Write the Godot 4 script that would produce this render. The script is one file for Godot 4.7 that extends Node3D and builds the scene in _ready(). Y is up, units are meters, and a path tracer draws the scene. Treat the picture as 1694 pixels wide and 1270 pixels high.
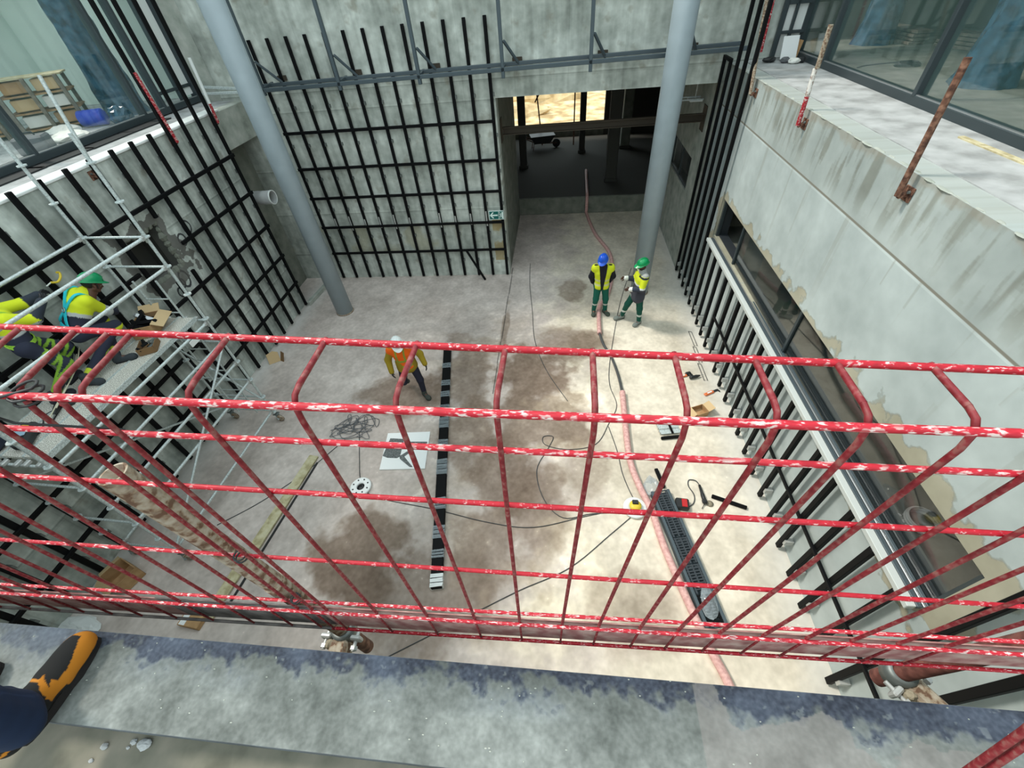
extends Node3D
# Construction atrium seen from an upper landing. Metres, y up. Ground floor y = 0, upper landings y = 5.

var M := {}
var taken := {}
var rng := RandomNumberGenerator.new()

func _ready():
	rng.seed = 4711
	# ---- camera
	var cam = Camera3D.new()
	cam.name = "camera"
	cam.transform = Transform3D(Basis(Vector3(0.99367682, -0.07286509, -0.08542282), Vector3(-0.00950247, 0.70350753, -0.71062428), Vector3(0.1118753, 0.7069426, 0.69836672)), Vector3(0, 6.8, 0))
	cam.fov = rad_to_deg(2.0 * atan(635.0 / 684.28))
	cam.near = 0.05
	cam.far = 300.0
	add_child(cam)
	cam.current = true
	# ---- overcast sky over the open atrium
	var we = WorldEnvironment.new()
	we.name = "sky_environment"
	var env = Environment.new()
	var sm = ProceduralSkyMaterial.new()
	sm.sky_top_color = Color(0.9, 0.96, 0.97)
	sm.sky_horizon_color = Color(0.88, 0.94, 0.94)
	sm.ground_bottom_color = Color(0.45, 0.44, 0.42)
	sm.ground_horizon_color = Color(0.6, 0.6, 0.58)
	sm.sky_energy_multiplier = 1.0
	sm.sun_angle_max = 0.0
	var sky = Sky.new()
	sky.sky_material = sm
	env.background_mode = Environment.BG_SKY
	env.sky = sky
	env.tonemap_mode = Environment.TONE_MAPPER_LINEAR
	env.tonemap_exposure = 1.9
	env.sdfgi_enabled = true
	env.ssao_enabled = true
	env.ssil_enabled = true
	we.environment = env
	add_child(we)
	# ---- hazy sun from the left, just clearing the left and back roof edges
	var sun = DirectionalLight3D.new()
	sun.name = "sun"
	sun.light_color = Color(1.0, 0.975, 0.93)
	sun.light_energy = 0.45
	sun.light_angular_distance = 9.0
	sun.shadow_enabled = true
	var d = Vector3(-0.73, 1.0, -0.2).normalized()
	sun.basis = Basis.looking_at(-d, Vector3(0, 0, 1))
	add_child(sun)
	# ---- scene
	make_materials()
	build_shell()
	build_battens()
	build_columns()
	build_upper_glazing()
	build_passage()
	build_frame()
	build_scaffold()
	build_posts()
	build_floor_things()
	build_people()
	build_barrier()
	build_small()

# ------------------------------------------------------------------ helpers: nodes
func numbered(called, parent):
	var key = str(parent.get_instance_id()) + "/" + called
	var n = taken.get(key, 0)
	taken[key] = n + 1
	return called if n == 0 else "%s_%03d" % [called, n]

func S():
	var st = SurfaceTool.new()
	st.begin(Mesh.PRIMITIVE_TRIANGLES)
	st.set_smooth_group(-1)
	return st

func mi_add(called, mesh, m, parent):
	var o = MeshInstance3D.new()
	o.name = numbered(called, parent)
	o.mesh = mesh
	o.material_override = m
	parent.add_child(o, true)
	return o

func put(called, st, m, parent = self):
	st.generate_normals()
	return mi_add(called, st.commit(), m, parent)

func tag(o, label, category, group = ""):
	o.set_meta("label", label)
	o.set_meta("category", category)
	if group != "":
		o.set_meta("group", group)
	return o

func thing(called, label, category, at = Vector3.ZERO, turn = 0.0, group = ""):
	var o = Node3D.new()
	o.name = numbered(called, self)
	add_child(o, true)
	o.position = at
	o.rotation.y = turn
	return tag(o, label, category, group)

func struct(called, st, m, parent = self):
	var o = put(called, st, m, parent)
	if parent == self:
		o.set_meta("kind", "structure")
	return o

func stuff(o):
	o.set_meta("kind", "stuff")
	return o

func another(o, label, at, turn = 0.0):
	var c = o.duplicate()
	c.name = numbered(str(o.name).rstrip("_0123456789"), self)
	add_child(c, true)
	c.position = at
	c.rotation.y = turn
	c.set_meta("label", label)
	return c

# ------------------------------------------------------------------ helpers: shapes
func tri_o(st, o, a, b, c):
	if (b - a).cross(c - a).dot((a + b + c) / 3.0 - o) < 0.0:
		var t = b
		b = c
		c = t
	st.add_vertex(a)
	st.add_vertex(c)
	st.add_vertex(b)

func quad_o(st, o, a, b, c, d):
	tri_o(st, o, a, b, c)
	tri_o(st, o, a, c, d)

func box(st, c, s, b = Basis()):
	var h = s * 0.5
	var p = []
	for i in 8:
		p.append(c + b * Vector3(h.x * (1 if i & 1 else -1), h.y * (1 if i & 2 else -1), h.z * (1 if i & 4 else -1)))
	for q in [[0, 2, 6, 4], [1, 3, 7, 5], [0, 1, 5, 4], [2, 3, 7, 6], [0, 1, 3, 2], [4, 5, 7, 6]]:
		quad_o(st, c, p[q[0]], p[q[1]], p[q[2]], p[q[3]])

func cbox(st, c, s, r, b = Basis()):
	var h = s * 0.5
	r = minf(r, minf(h.x, minf(h.y, h.z)) * 0.9)
	var px = []
	var py = []
	var pz = []
	for i in 8:
		var g = Vector3(1 if i & 1 else -1, 1 if i & 2 else -1, 1 if i & 4 else -1)
		px.append(c + b * (g * Vector3(h.x, h.y - r, h.z - r)))
		py.append(c + b * (g * Vector3(h.x - r, h.y, h.z - r)))
		pz.append(c + b * (g * Vector3(h.x - r, h.y - r, h.z)))
	for q in [[0, 2, 6, 4], [1, 3, 7, 5]]:
		quad_o(st, c, px[q[0]], px[q[1]], px[q[2]], px[q[3]])
	for q in [[0, 1, 5, 4], [2, 3, 7, 6]]:
		quad_o(st, c, py[q[0]], py[q[1]], py[q[2]], py[q[3]])
	for q in [[0, 1, 3, 2], [4, 5, 7, 6]]:
		quad_o(st, c, pz[q[0]], pz[q[1]], pz[q[2]], pz[q[3]])
	for e in [[0, 4], [1, 5], [2, 6], [3, 7]]:
		quad_o(st, c, px[e[0]], px[e[1]], py[e[1]], py[e[0]])
	for e in [[0, 2], [1, 3], [4, 6], [5, 7]]:
		quad_o(st, c, px[e[0]], px[e[1]], pz[e[1]], pz[e[0]])
	for e in [[0, 1], [2, 3], [4, 5], [6, 7]]:
		quad_o(st, c, py[e[0]], py[e[1]], pz[e[1]], pz[e[0]])
	for i in 8:
		tri_o(st, c, px[i], py[i], pz[i])

func basis_along(d, up = Vector3.UP):
	d = d.normalized()
	if absf(d.dot(up)) > 0.98:
		up = Vector3(0, 0, 1) if absf(d.z) < 0.9 else Vector3(1, 0, 0)
	var x = up.cross(d).normalized()
	return Basis(x, d.cross(x), d)

func bar(st, a, b, w, h, up = Vector3.UP, r = 0.0):
	var bs = basis_along(b - a, up)
	var s = Vector3(w, h, a.distance_to(b))
	if r > 0.0:
		cbox(st, (a + b) * 0.5, s, r, bs)
	else:
		box(st, (a + b) * 0.5, s, bs)

func tube(st, pts, r, n = 8, caps = true, hollow = 0.0):
	var rings = []
	var nrm = Vector3.ZERO
	for i in pts.size():
		var t = (pts[mini(i + 1, pts.size() - 1)] - pts[maxi(i - 1, 0)]).normalized()
		if i == 0:
			nrm = t.cross(Vector3.UP if absf(t.y) < 0.9 else Vector3.RIGHT).normalized()
		else:
			nrm = (nrm - t * nrm.dot(t)).normalized()
		var bn = t.cross(nrm)
		var rr = r[i] if r is Array else r
		var ring = []
		for k in n:
			var a = TAU * k / n
			ring.append(pts[i] + (nrm * cos(a) + bn * sin(a)) * rr)
		rings.append(ring)
	st.set_smooth_group(0)
	for i in rings.size() - 1:
		var o = (pts[i] + pts[i + 1]) * 0.5
		for k in n:
			var l = (k + 1) % n
			quad_o(st, o, rings[i][k], rings[i][l], rings[i + 1][l], rings[i + 1][k])
	st.set_smooth_group(-1)
	if caps:
		for e in [0, rings.size() - 1]:
			var q = pts[1] if e == 0 else pts[pts.size() - 2]
			var inner = pts[e] + (q - pts[e]).normalized() * minf(0.05, hollow * 2.0)
			for k in n:
				var l = (k + 1) % n
				if hollow > 0.0:
					var f = hollow / (r[e] if r is Array else r)
					quad_o(st, q, rings[e][k], rings[e][l], pts[e].lerp(rings[e][l], f), pts[e].lerp(rings[e][k], f))
					tri_o(st, q, pts[e].lerp(rings[e][k], f), pts[e].lerp(rings[e][l], f), inner)
				else:
					tri_o(st, q, rings[e][k], rings[e][l], pts[e])

func lathe(st, prof, n = 20, xf = Transform3D(), smooth = true):
	st.set_smooth_group(0 if smooth else -1)
	for i in prof.size() - 1:
		var a = prof[i]
		var b = prof[i + 1]
		for k in n:
			var t0 = TAU * k / n
			var t1 = TAU * (k + 1) / n
			var q = [Vector3(cos(t0) * a.x, a.y, sin(t0) * a.x), Vector3(cos(t1) * a.x, a.y, sin(t1) * a.x), Vector3(cos(t1) * b.x, b.y, sin(t1) * b.x), Vector3(cos(t0) * b.x, b.y, sin(t0) * b.x)]
			# profile runs so that its left side is outside: bottom to top outside
			for w in [[0, 1, 2], [0, 2, 3]]:
				st.add_vertex(xf * q[w[0]])
				st.add_vertex(xf * q[w[1]])
				st.add_vertex(xf * q[w[2]])
	st.set_smooth_group(-1)

func prism(st, poly, depth, xf = Transform3D()):
	var idx = Geometry2D.triangulate_polygon(PackedVector2Array(poly))
	var area = 0.0
	for i in poly.size():
		area += poly[i].cross(poly[(i + 1) % poly.size()])
	for z in [0.0, depth]:
		for i in range(0, idx.size(), 3):
			var a = xf * Vector3(poly[idx[i]].x, poly[idx[i]].y, z)
			var b = xf * Vector3(poly[idx[i + 1]].x, poly[idx[i + 1]].y, z)
			var c = xf * Vector3(poly[idx[i + 2]].x, poly[idx[i + 2]].y, z)
			tri_o(st, (a + b + c) / 3.0 + xf.basis.z * (1.0 if z == 0.0 else -1.0), a, b, c)
	for i in poly.size():
		var p = poly[i]
		var q = poly[(i + 1) % poly.size()]
		var out = Vector2(q.y - p.y, p.x - q.x) * signf(area)
		var m = (p + q) * 0.5 - out.normalized()
		quad_o(st, xf * Vector3(m.x, m.y, depth * 0.5), xf * Vector3(p.x, p.y, 0), xf * Vector3(q.x, q.y, 0), xf * Vector3(q.x, q.y, depth), xf * Vector3(p.x, p.y, depth))

func spl(p, steps = 6):
	var out = []
	for i in p.size() - 1:
		var a = p[maxi(i - 1, 0)]
		var d = p[mini(i + 2, p.size() - 1)]
		for s in steps:
			out.append(p[i].cubic_interpolate(p[i + 1], a, d, float(s) / steps))
	out.append(p[p.size() - 1])
	return out

func blob(st, c, s, seed_, n = 7, xf = Basis()):
	# an uneven lump: a low sphere pushed about by noise
	var f = FastNoiseLite.new()
	f.seed = seed_
	f.frequency = 0.9
	var rows = []
	for i in n + 1:
		var row = []
		for k in n * 2:
			var u = PI * i / n
			var v = TAU * k / (n * 2)
			var p = Vector3(sin(u) * cos(v), cos(u), sin(u) * sin(v))
			row.append(c + xf * (p * (1.0 + 0.35 * f.get_noise_3dv(p * 1.6 + c * 9.0)) * s))
		rows.append(row)
	for i in n:
		for k in n * 2:
			var l = (k + 1) % (n * 2)
			quad_o(st, c, rows[i][k], rows[i][l], rows[i + 1][l], rows[i + 1][k])

# A flat wall built of boxes with one texture across all of them. o: corner, u and v: full-length edges; rects in metres along u and v
func panels(st, o, u, v, rects, thick):
	var ul = u.length()
	var vl = v.length()
	var un = u / ul
	var vn = v / vl
	var nn = un.cross(vn)
	for r in rects:
		var p = []
		var t = []
		for i in 8:
			var a = r[2] if i & 1 else r[0]
			var b = r[3] if i & 2 else r[1]
			p.append(o + un * a + vn * b - nn * (thick if i & 4 else 0.0))
			t.append(Vector2(a / ul, 1.0 - b / vl))
		var c = (p[0] + p[7]) * 0.5
		for q in [[0, 2, 6, 4], [1, 3, 7, 5], [0, 1, 5, 4], [2, 3, 7, 6], [0, 1, 3, 2], [4, 5, 7, 6]]:
			for w in [[0, 1, 2], [0, 2, 3]]:
				var a = q[w[0]]
				var b = q[w[1]]
				var d = q[w[2]]
				if (p[b] - p[a]).cross(p[d] - p[a]).dot(p[a] - c) < 0.0:
					var s = b
					b = d
					d = s
				for k in [a, d, b]:
					st.set_uv(t[k])
					st.add_vertex(p[k])

func v3(x, y, z):
	return Vector3(x, y, z)

# ------------------------------------------------------------------ materials
func ntex(seed_, freq, octs, offs, cols, size = 512, as_normal = false):
	var f = FastNoiseLite.new()
	f.seed = seed_
	f.frequency = freq
	f.fractal_octaves = octs
	var t = NoiseTexture2D.new()
	t.width = size
	t.height = size
	t.seamless = true
	t.noise = f
	if as_normal:
		t.as_normal_map = true
		t.bump_strength = 4.0
	else:
		var g = Gradient.new()
		g.offsets = PackedFloat32Array(offs)
		g.colors = PackedColorArray(cols)
		t.color_ramp = g
	return t

func mat(c, rough = 0.8, metal = 0.0, tex = null, scale = 1.0, world = true):
	var m = StandardMaterial3D.new()
	m.albedo_color = c
	m.roughness = rough
	m.metallic = metal
	if tex:
		m.albedo_texture = tex
		m.uv1_triplanar = true
		m.uv1_world_triplanar = world
		m.uv1_scale = Vector3.ONE * scale
	return m

func c8(r, g, b):
	return Color8(r, g, b)

func nz(seed_, freq, octs, w, h):
	var f = FastNoiseLite.new()
	f.seed = seed_
	f.frequency = freq
	f.fractal_octaves = octs
	return f.get_image(w, h).get_data()

func make_materials():
	var conc = ntex(3, 0.012, 5, [0.0, 0.35, 0.6, 1.0], [c8(128, 134, 126), c8(158, 164, 155), c8(170, 174, 166), c8(192, 194, 186)])
	var fine = ntex(9, 0.05, 4, [0.2, 0.8], [c8(205, 205, 203), c8(255, 255, 255)])
	M.concrete = mat(Color.WHITE, 0.85, 0.0, conc, 0.35)
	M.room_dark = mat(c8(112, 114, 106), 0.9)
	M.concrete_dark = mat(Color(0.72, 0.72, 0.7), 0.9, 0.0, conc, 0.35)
	M.slab = mat(Color(0.86, 0.87, 0.88), 0.9, 0.0, ntex(5, 0.01, 5, [0.1, 0.5, 0.9], [c8(165, 165, 162), c8(196, 196, 194), c8(214, 214, 212)]), 0.4)
	M.white = mat(c8(232, 236, 234), 0.7)
	M.sill = mat(c8(196, 202, 200), 0.6)
	M.landing = mat(Color(0.76, 0.72, 0.68), 0.95, 0.0, conc, 0.8)
	M.wallpaint = mat(c8(226, 240, 233), 0.8)
	M.black = mat(c8(13, 14, 16), 0.6, 0.0)
	M.black.metallic_specular = 0.25
	M.rail_black = mat(c8(17, 19, 22), 0.4, 0.0)
	M.clip = mat(c8(190, 192, 190), 0.5, 0.4)
	M.galv = mat(c8(222, 228, 228), 0.45, 0.25, ntex(12, 0.03, 3, [0.25, 0.75], [c8(206, 212, 212), c8(252, 254, 254)]), 2.0)
	M.galv_dark = mat(c8(120, 126, 124), 0.5, 0.6)
	M.frame = mat(c8(78, 90, 97), 0.45, 0.25)
	M.mullion = mat(c8(60, 70, 74), 0.4, 0.3)
	M.column = mat(c8(157, 170, 177), 0.42, 0.0, ntex(14, 0.006, 3, [0.2, 0.8], [c8(240, 240, 240), c8(255, 255, 255)]), 0.6)
	M.void_steel = mat(c8(64, 56, 46), 0.7, 0.2)
	M.rust = mat(Color.WHITE, 0.85, 0.15, ntex(16, 0.02, 4, [0.2, 0.5, 0.8], [c8(70, 46, 38), c8(112, 76, 60), c8(150, 112, 92)]), 1.5)
	M.rust_pale = mat(Color.WHITE, 0.8, 0.1, ntex(18, 0.022, 4, [0.3, 0.42, 0.55, 0.75], [c8(104, 76, 58), c8(150, 130, 108), c8(168, 156, 138), c8(180, 170, 154)]), 2.2)
	M.rust_brown = mat(Color.WHITE, 0.8, 0.1, ntex(19, 0.02, 4, [0.3, 0.7], [c8(92, 52, 46), c8(134, 84, 74)]), 2.0)
	M.red = mat(Color.WHITE, 0.5, 0.0, ntex(21, 0.045, 3, [0.0, 0.72, 0.76, 1.0], [c8(150, 8, 28), c8(192, 18, 42), c8(226, 200, 196), c8(232, 226, 220)]), 4.5)
	M.red_splash = mat(Color.WHITE, 0.6, 0.0, ntex(22, 0.045, 4, [0.0, 0.6, 0.66, 1.0], [c8(158, 10, 30), c8(196, 30, 50), c8(228, 218, 212), c8(238, 234, 228)]), 4.5)
	M.red.uv1_scale = Vector3(2.2, 6.0, 6.0)
	M.red_splash.uv1_scale = Vector3(1.6, 6.0, 6.0)
	M.red_bar = mat(Color.WHITE, 0.6, 0.0, ntex(23, 0.035, 4, [0.25, 0.55, 0.75], [c8(108, 10, 24), c8(132, 36, 42), c8(140, 90, 84)]), 2.6)
	M.red_post = mat(Color.WHITE, 0.6, 0.0, ntex(24, 0.03, 4, [0.3, 0.62, 0.7], [c8(150, 22, 34), c8(172, 30, 42), c8(214, 206, 200)]), 1.6)
	M.toe = mat(Color.WHITE, 0.7, 0.1, ntex(25, 0.015, 4, [0.2, 0.5, 0.8], [c8(150, 98, 96), c8(172, 130, 124), c8(190, 162, 152)]), 1.4)
	M.toe_grey = mat(Color.WHITE, 0.7, 0.1, ntex(26, 0.015, 4, [0.2, 0.8], [c8(96, 92, 90), c8(138, 132, 128)]), 1.4)
	M.white_post = mat(Color.WHITE, 0.6, 0.0, ntex(27, 0.02, 3, [0.3, 0.4], [c8(120, 90, 76), c8(226, 222, 216)]), 1.2)
	M.card = mat(Color.WHITE, 0.9, 0.0, ntex(31, 0.01, 3, [0.2, 0.8], [c8(168, 132, 92), c8(190, 154, 112)]), 1.0)
	M.card_pale = mat(c8(206, 178, 136), 0.9)
	M.card_dark = mat(c8(128, 98, 66), 0.9)
	M.wood = mat(Color.WHITE, 0.8, 0.0, ntex(33, 0.01, 4, [0.2, 0.5, 0.8], [c8(168, 156, 120), c8(196, 186, 150), c8(206, 198, 168)]), 1.0)
	M.wood_brown = mat(Color.WHITE, 0.85, 0.0, ntex(34, 0.01, 4, [0.2, 0.8], [c8(140, 108, 76), c8(182, 148, 108)]), 1.0)
	M.wood_grey = mat(Color.WHITE, 0.85, 0.0, ntex(35, 0.012, 4, [0.2, 0.8], [c8(104, 96, 86), c8(142, 132, 118)]), 1.0)
	M.sack = mat(c8(232, 232, 226), 0.6)
	M.blue_drum = mat(c8(44, 70, 190), 0.4)
	M.foil = mat(c8(58, 98, 124), 0.22, 0.0, ntex(37, 0.012, 4, [0.2, 0.5, 0.8], [c8(96, 122, 136), c8(180, 205, 214), c8(250, 255, 255)]), 0.7)
	var fn = ntex(38, 0.012, 4, [], [], 512, true)
	M.foil.normal_enabled = true
	M.foil.normal_texture = fn
	M.foil.normal_scale = 1.2
	M.glass = StandardMaterial3D.new()
	M.glass.transparency = BaseMaterial3D.TRANSPARENCY_ALPHA
	M.glass.albedo_color = Color(0.45, 0.62, 0.6, 0.07)
	M.glass.roughness = 0.02
	M.glass_dark = StandardMaterial3D.new()
	M.glass_dark.transparency = BaseMaterial3D.TRANSPARENCY_ALPHA
	M.glass_dark.albedo_color = Color(0.1, 0.14, 0.14, 0.3)
	M.glass_dark.roughness = 0.02
	M.film = StandardMaterial3D.new()
	M.film.transparency = BaseMaterial3D.TRANSPARENCY_ALPHA
	M.film.albedo_color = Color(0.75, 0.8, 0.83, 0.3)
	M.film.roughness = 0.15
	M.film_white = mat(c8(222, 226, 226), 0.25)
	M.pink = mat(Color.WHITE, 0.55, 0.0, ntex(41, 0.02, 3, [0.2, 0.8], [c8(196, 146, 142), c8(226, 184, 178)]), 1.4)
	M.cable = mat(c8(66, 68, 70), 0.6)
	M.cable_grey = mat(c8(104, 106, 110), 0.5)
	M.tool = mat(c8(34, 36, 38), 0.5)
	M.tool_red = mat(c8(186, 32, 36), 0.45)
	M.orange = mat(c8(214, 112, 62), 0.55)
	M.yellow = mat(c8(228, 198, 60), 0.5)
	M.steel = mat(c8(176, 180, 182), 0.35, 0.8)
	M.grate = mat(c8(64, 70, 76), 0.45, 0.4)
	M.dirty = mat(c8(150, 140, 120), 0.9)
	M.soil = mat(Color.WHITE, 1.0, 0.0, ntex(44, 0.012, 5, [0.2, 0.5, 0.8], [c8(168, 140, 98), c8(206, 178, 132), c8(228, 206, 166)]), 0.15)
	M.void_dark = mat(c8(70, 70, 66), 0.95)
	M.sign_green = mat(c8(0, 98, 92), 0.35)
	M.sign_white = mat(c8(226, 244, 240), 0.4)
	M.rope = mat(c8(206, 202, 178), 0.8)
	M.tread = mat(Color.WHITE, 0.5, 0.1, ntex(46, 0.16, 1, [0.42, 0.52], [c8(150, 146, 136), c8(240, 238, 230)]), 0.9)
	M.paper = mat(c8(236, 238, 238), 0.7)
	M.smear = mat(c8(150, 152, 150), 0.8, 0.0, ntex(48, 0.02, 4, [0.3, 0.7], [c8(150, 154, 158), c8(200, 204, 206)]), 2.0)
	M.skin = StandardMaterial3D.new()
	M.skin.vertex_color_use_as_albedo = true
	M.skin.roughness = 0.6
	M.cloth = StandardMaterial3D.new()
	M.cloth.vertex_color_use_as_albedo = true
	M.cloth.roughness = 0.9
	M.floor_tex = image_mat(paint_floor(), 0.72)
	M.back_tex = image_mat(paint_formed(101, 1024, 576, 13.4, 7.0, c8(178, 184, 177), "back"), 0.85)
	M.left_tex = image_mat(paint_formed(131, 1024, 512, 10.1, 5.0, c8(180, 187, 181), "left"), 0.85)
	M.right_tex = image_mat(paint_right(), 0.75)
	M.kerb_tex = image_mat(paint_kerb(), 0.8)

func image_mat(img, rough):
	var m = StandardMaterial3D.new()
	m.albedo_texture = ImageTexture.create_from_image(img)
	m.roughness = rough
	return m

func blot(x, y, cx, cy, rx, ry, n):
	# 1 inside a noisy ellipse, falling to 0 across its edge
	var dx = (x - cx) / rx
	var dy = (y - cy) / ry
	return clampf((1.0 - sqrt(dx * dx + dy * dy) + (n - 0.5) * 1.3) * 3.0, 0.0, 1.0)

# floor: x -8.5 to 3.7 along u, z -16 to -0.2 along v (image rows run towards the camera)
func paint_floor():
	var w = 896
	var h = 1152
	var a = nz(61, 0.006, 5, w, h)
	var b = nz(62, 0.03, 4, w, h)
	var c = nz(63, 0.012, 5, w, h)
	var d = nz(64, 0.11, 3, w, h)
	# old water marks and mortar dust: centre x, z, radius x, z, strength (brown > 0, pale < 0)
	var marks = [[0.35, -10.7, 0.42, 0.7, 0.55], [0.2, -8.15, 1.0, 0.75, 0.55], [0.9, -8.3, 0.7, 0.4, 0.4], [-0.7, -7.0, 1.0, 1.0, 0.9], [-0.3, -5.7, 1.2, 1.0, 0.75], [-2.3, -6.9, 0.8, 1.3, 0.65], [-3.6, -6.4, 1.2, 0.7, 0.7], [-1.9, -5.2, 0.6, 1.2, 0.7], [-1.0, -4.2, 0.8, 1.1, 0.65], [-3.4, -2.6, 0.9, 0.9, 0.9], [-1.9, -2.0, 1.1, 0.9, 0.5], [-0.4, -3.6, 0.6, 1.3, 0.6], [-1.2, -2.9, 0.7, 1.0, 0.6], [0.5, -4.6, 0.5, 1.0, 0.35], [0.3, -6.2, 0.9, 0.35, -0.7], [0.1, -2.4, 0.8, 1.0, -0.55], [-0.6, -1.6, 0.9, 0.6, -0.45], [1.1, -1.9, 0.7, 0.8, 0.35], [-3.0, -7.4, 0.7, 0.25, -0.4], [0.0, -4.9, 0.7, 0.3, -0.5], [0.6, -9.0, 1.0, 0.3, -0.35], [-2.6, -8.3, 0.4, 0.6, 0.45], [-1.45, -8.8, 0.12, 1.2, 0.6]]
	var buf = PackedByteArray()
	buf.resize(w * h * 3)
	for y in h:
		var z = -16.0 + 15.8 * y / h
		var near = []
		for k in marks:
			if absf(z - k[1]) < k[3] * 1.7:
				near.append(k)
		for x in w:
			var i = y * w + x
			var px = -8.5 + 12.2 * x / w
			var n = c[i] / 255.0
			var t = (a[i] - 128) * 0.17 + (b[i] - 128) * 0.12 + (d[i] - 128) * 0.09
			var r = 194.0 + t
			var g = 182.0 + t
			var l = 175.0 + t
			# right half paler and warmer: whitish dust, with sunlight painted in
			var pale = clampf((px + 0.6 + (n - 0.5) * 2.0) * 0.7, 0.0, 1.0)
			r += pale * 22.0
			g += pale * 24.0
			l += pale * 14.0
			var lane = clampf(1.2 - absf(px + 1.0 - 0.1 * z) / 1.9, 0.0, 1.0) * clampf((-1.2 - z) * 0.8, 0.0, 1.0) * clampf((z + 10.0) * 0.6, 0.0, 1.0)
			var film = lane * clampf((a[i] * 0.6 + n * 110.0 - 120.0) / 60.0, 0.0, 1.0) * 0.5
			r = lerpf(r, 150.0 + t, film)
			g = lerpf(g, 132.0 + t, film)
			l = lerpf(l, 114.0 + t, film)
			var scr = lane * clampf((b[i] - 168) / 26.0, 0.0, 1.0) * clampf((a[i] - 110) / 60.0, 0.0, 1.0)
			r += scr * 34.0
			g += scr * 34.0
			l += scr * 30.0
			for k in near:
				var q = blot(px, z, k[0], k[1], k[2], k[3], n * 0.6 + b[i] / 640.0)
				if q > 0.0:
					q *= k[4]
					if q > 0.0:
						r = lerpf(r, 116.0 + t, q)
						g = lerpf(g, 98.0 + t, q)
						l = lerpf(l, 84.0 + t, q)
					else:
						r += -q * 34.0
						g += -q * 33.0
						l += -q * 26.0
			# scratches, droppings
			if d[i] > 228:
				r += 26.0
				g += 26.0
				l += 24.0
			# joint in the slab
			if absf(px + 1.5 + 0.01 * sin(z * 3.0)) < 0.012 and z > -12.0 and z < -6.4:
				r *= 0.6
				g *= 0.6
				l *= 0.6
			# cement dust along both walls
			var dust = clampf(1.0 - minf(absf(px + 7.6), absf(px - 3.5)) / (0.25 + n * 0.5), 0.0, 1.0)
			r = lerpf(r, 214.0, dust * 0.6)
			g = lerpf(g, 214.0, dust * 0.6)
			l = lerpf(l, 212.0, dust * 0.6)
			buf[i * 3] = int(clampf(r, 0, 255))
			buf[i * 3 + 1] = int(clampf(g, 0, 255))
			buf[i * 3 + 2] = int(clampf(l, 0, 255))
	return Image.create_from_data(w, h, false, Image.FORMAT_RGB8, buf)

func seg_dist(p, a, b):
	var t = clampf((p - a).dot(b - a) / maxf((b - a).length_squared(), 0.0001), 0.0, 1.0)
	return p.distance_to(a + (b - a) * t)

# board-marked concrete, wm by hm metres
func paint_formed(sd, w, h, wm, hm, base, which):
	var a = nz(sd, 0.008, 5, w, h)
	var b = nz(sd + 1, 0.05, 4, w, h)
	var sx = nz(sd + 2, 0.06, 3, w, 64)
	var d = nz(sd + 3, 0.02, 5, w, h)
	var joints = [1.22, 2.44, 3.66] if which == "left" else [0.85, 2.1, 3.3, 4.65, 5.05]
	var strokes = []
	if which == "left":
		# spray-painted figures beside the broken opening: rings as [z, y, radius z, radius y]
		strokes = [[-7.78, 3.5, 0.1, 0.12], [-7.5, 3.36, 0.09, 0.11], [-6.98, 2.76, 0.11, 0.17], [-6.72, 2.6, 0.07, 0.09], [-6.86, 2.72, 0.07, 0.09]]
	var buf = PackedByteArray()
	buf.resize(w * h * 3)
	for y in h:
		var py = hm * (1.0 - float(y) / h)
		var lift = 0.0
		for j in joints:
			var e = absf(py - j)
			if e < 0.012:
				lift = -26.0
			elif e < 0.05:
				lift = 9.0 if py > j else -8.0
		for x in w:
			var i = y * w + x
			var pm = wm * x / w
			var st = sx[(y * 64 / h) * w + x]
			var t = (a[i] - 128) * 0.26 + (b[i] - 128) * 0.13 + (st - 128) * 0.15 + lift + (d[i] - 128) * 0.1
			var br = fposmod(pm, 0.61)
			if br < 0.014 and fposmod(floorf(pm / 0.61), 2.0) < 1.0:
				t -= 12.0
			var r = base.r8 + t
			var g = base.g8 + t
			var l = base.b8 + t
			if d[i] > 186:
				var q = minf((d[i] - 186) / 50.0, 1.0) * 0.5
				r = lerpf(r, 122.0, q)
				g = lerpf(g, 118.0, q)
				l = lerpf(l, 104.0, q)
			if which == "back" and py < 1.75 and py > 0.85:
				var q2 = clampf((a[i] - 120) / 90.0, 0.0, 0.45)
				r = lerpf(r, 140.0, q2)
				g = lerpf(g, 134.0, q2)
				l = lerpf(l, 104.0, q2)
			if which == "back" and pm > 6.45 and pm < 6.78 and py < 2.0 and py > 0.5:
				var q3 = clampf((d[i] - 90) / 60.0, 0.0, 0.6)
				r = lerpf(r, 150.0, q3)
				g = lerpf(g, 124.0, q3)
				l = lerpf(l, 72.0, q3)
			if strokes:
				var z = -pm
				for s in strokes:
					var q4 = absf(Vector2((z - s[0]) / s[2], (py - s[1]) / s[3]).length() - 1.0) * s[2]
					if q4 < 0.016:
						r = 62.0
						g = 64.0
						l = 66.0
				# rubbed, chipped band round the opening
				if z > -7.7 and z < -6.0 and py > 2.5 and py < 4.2:
					var e2 = maxf(maxf(-7.25 - z, z + 6.25), maxf(2.95 - py, py - 3.85))
					if e2 < 0.16 + (d[i] - 128) * 0.002:
						r = lerpf(r, 84.0, 0.75)
						g = lerpf(g, 82.0, 0.75)
						l = lerpf(l, 78.0, 0.75)
			buf[i * 3] = int(clampf(r, 0, 255))
			buf[i * 3 + 1] = int(clampf(g, 0, 255))
			buf[i * 3 + 2] = int(clampf(l, 0, 255))
	return Image.create_from_data(w, h, false, Image.FORMAT_RGB8, buf)

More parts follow.
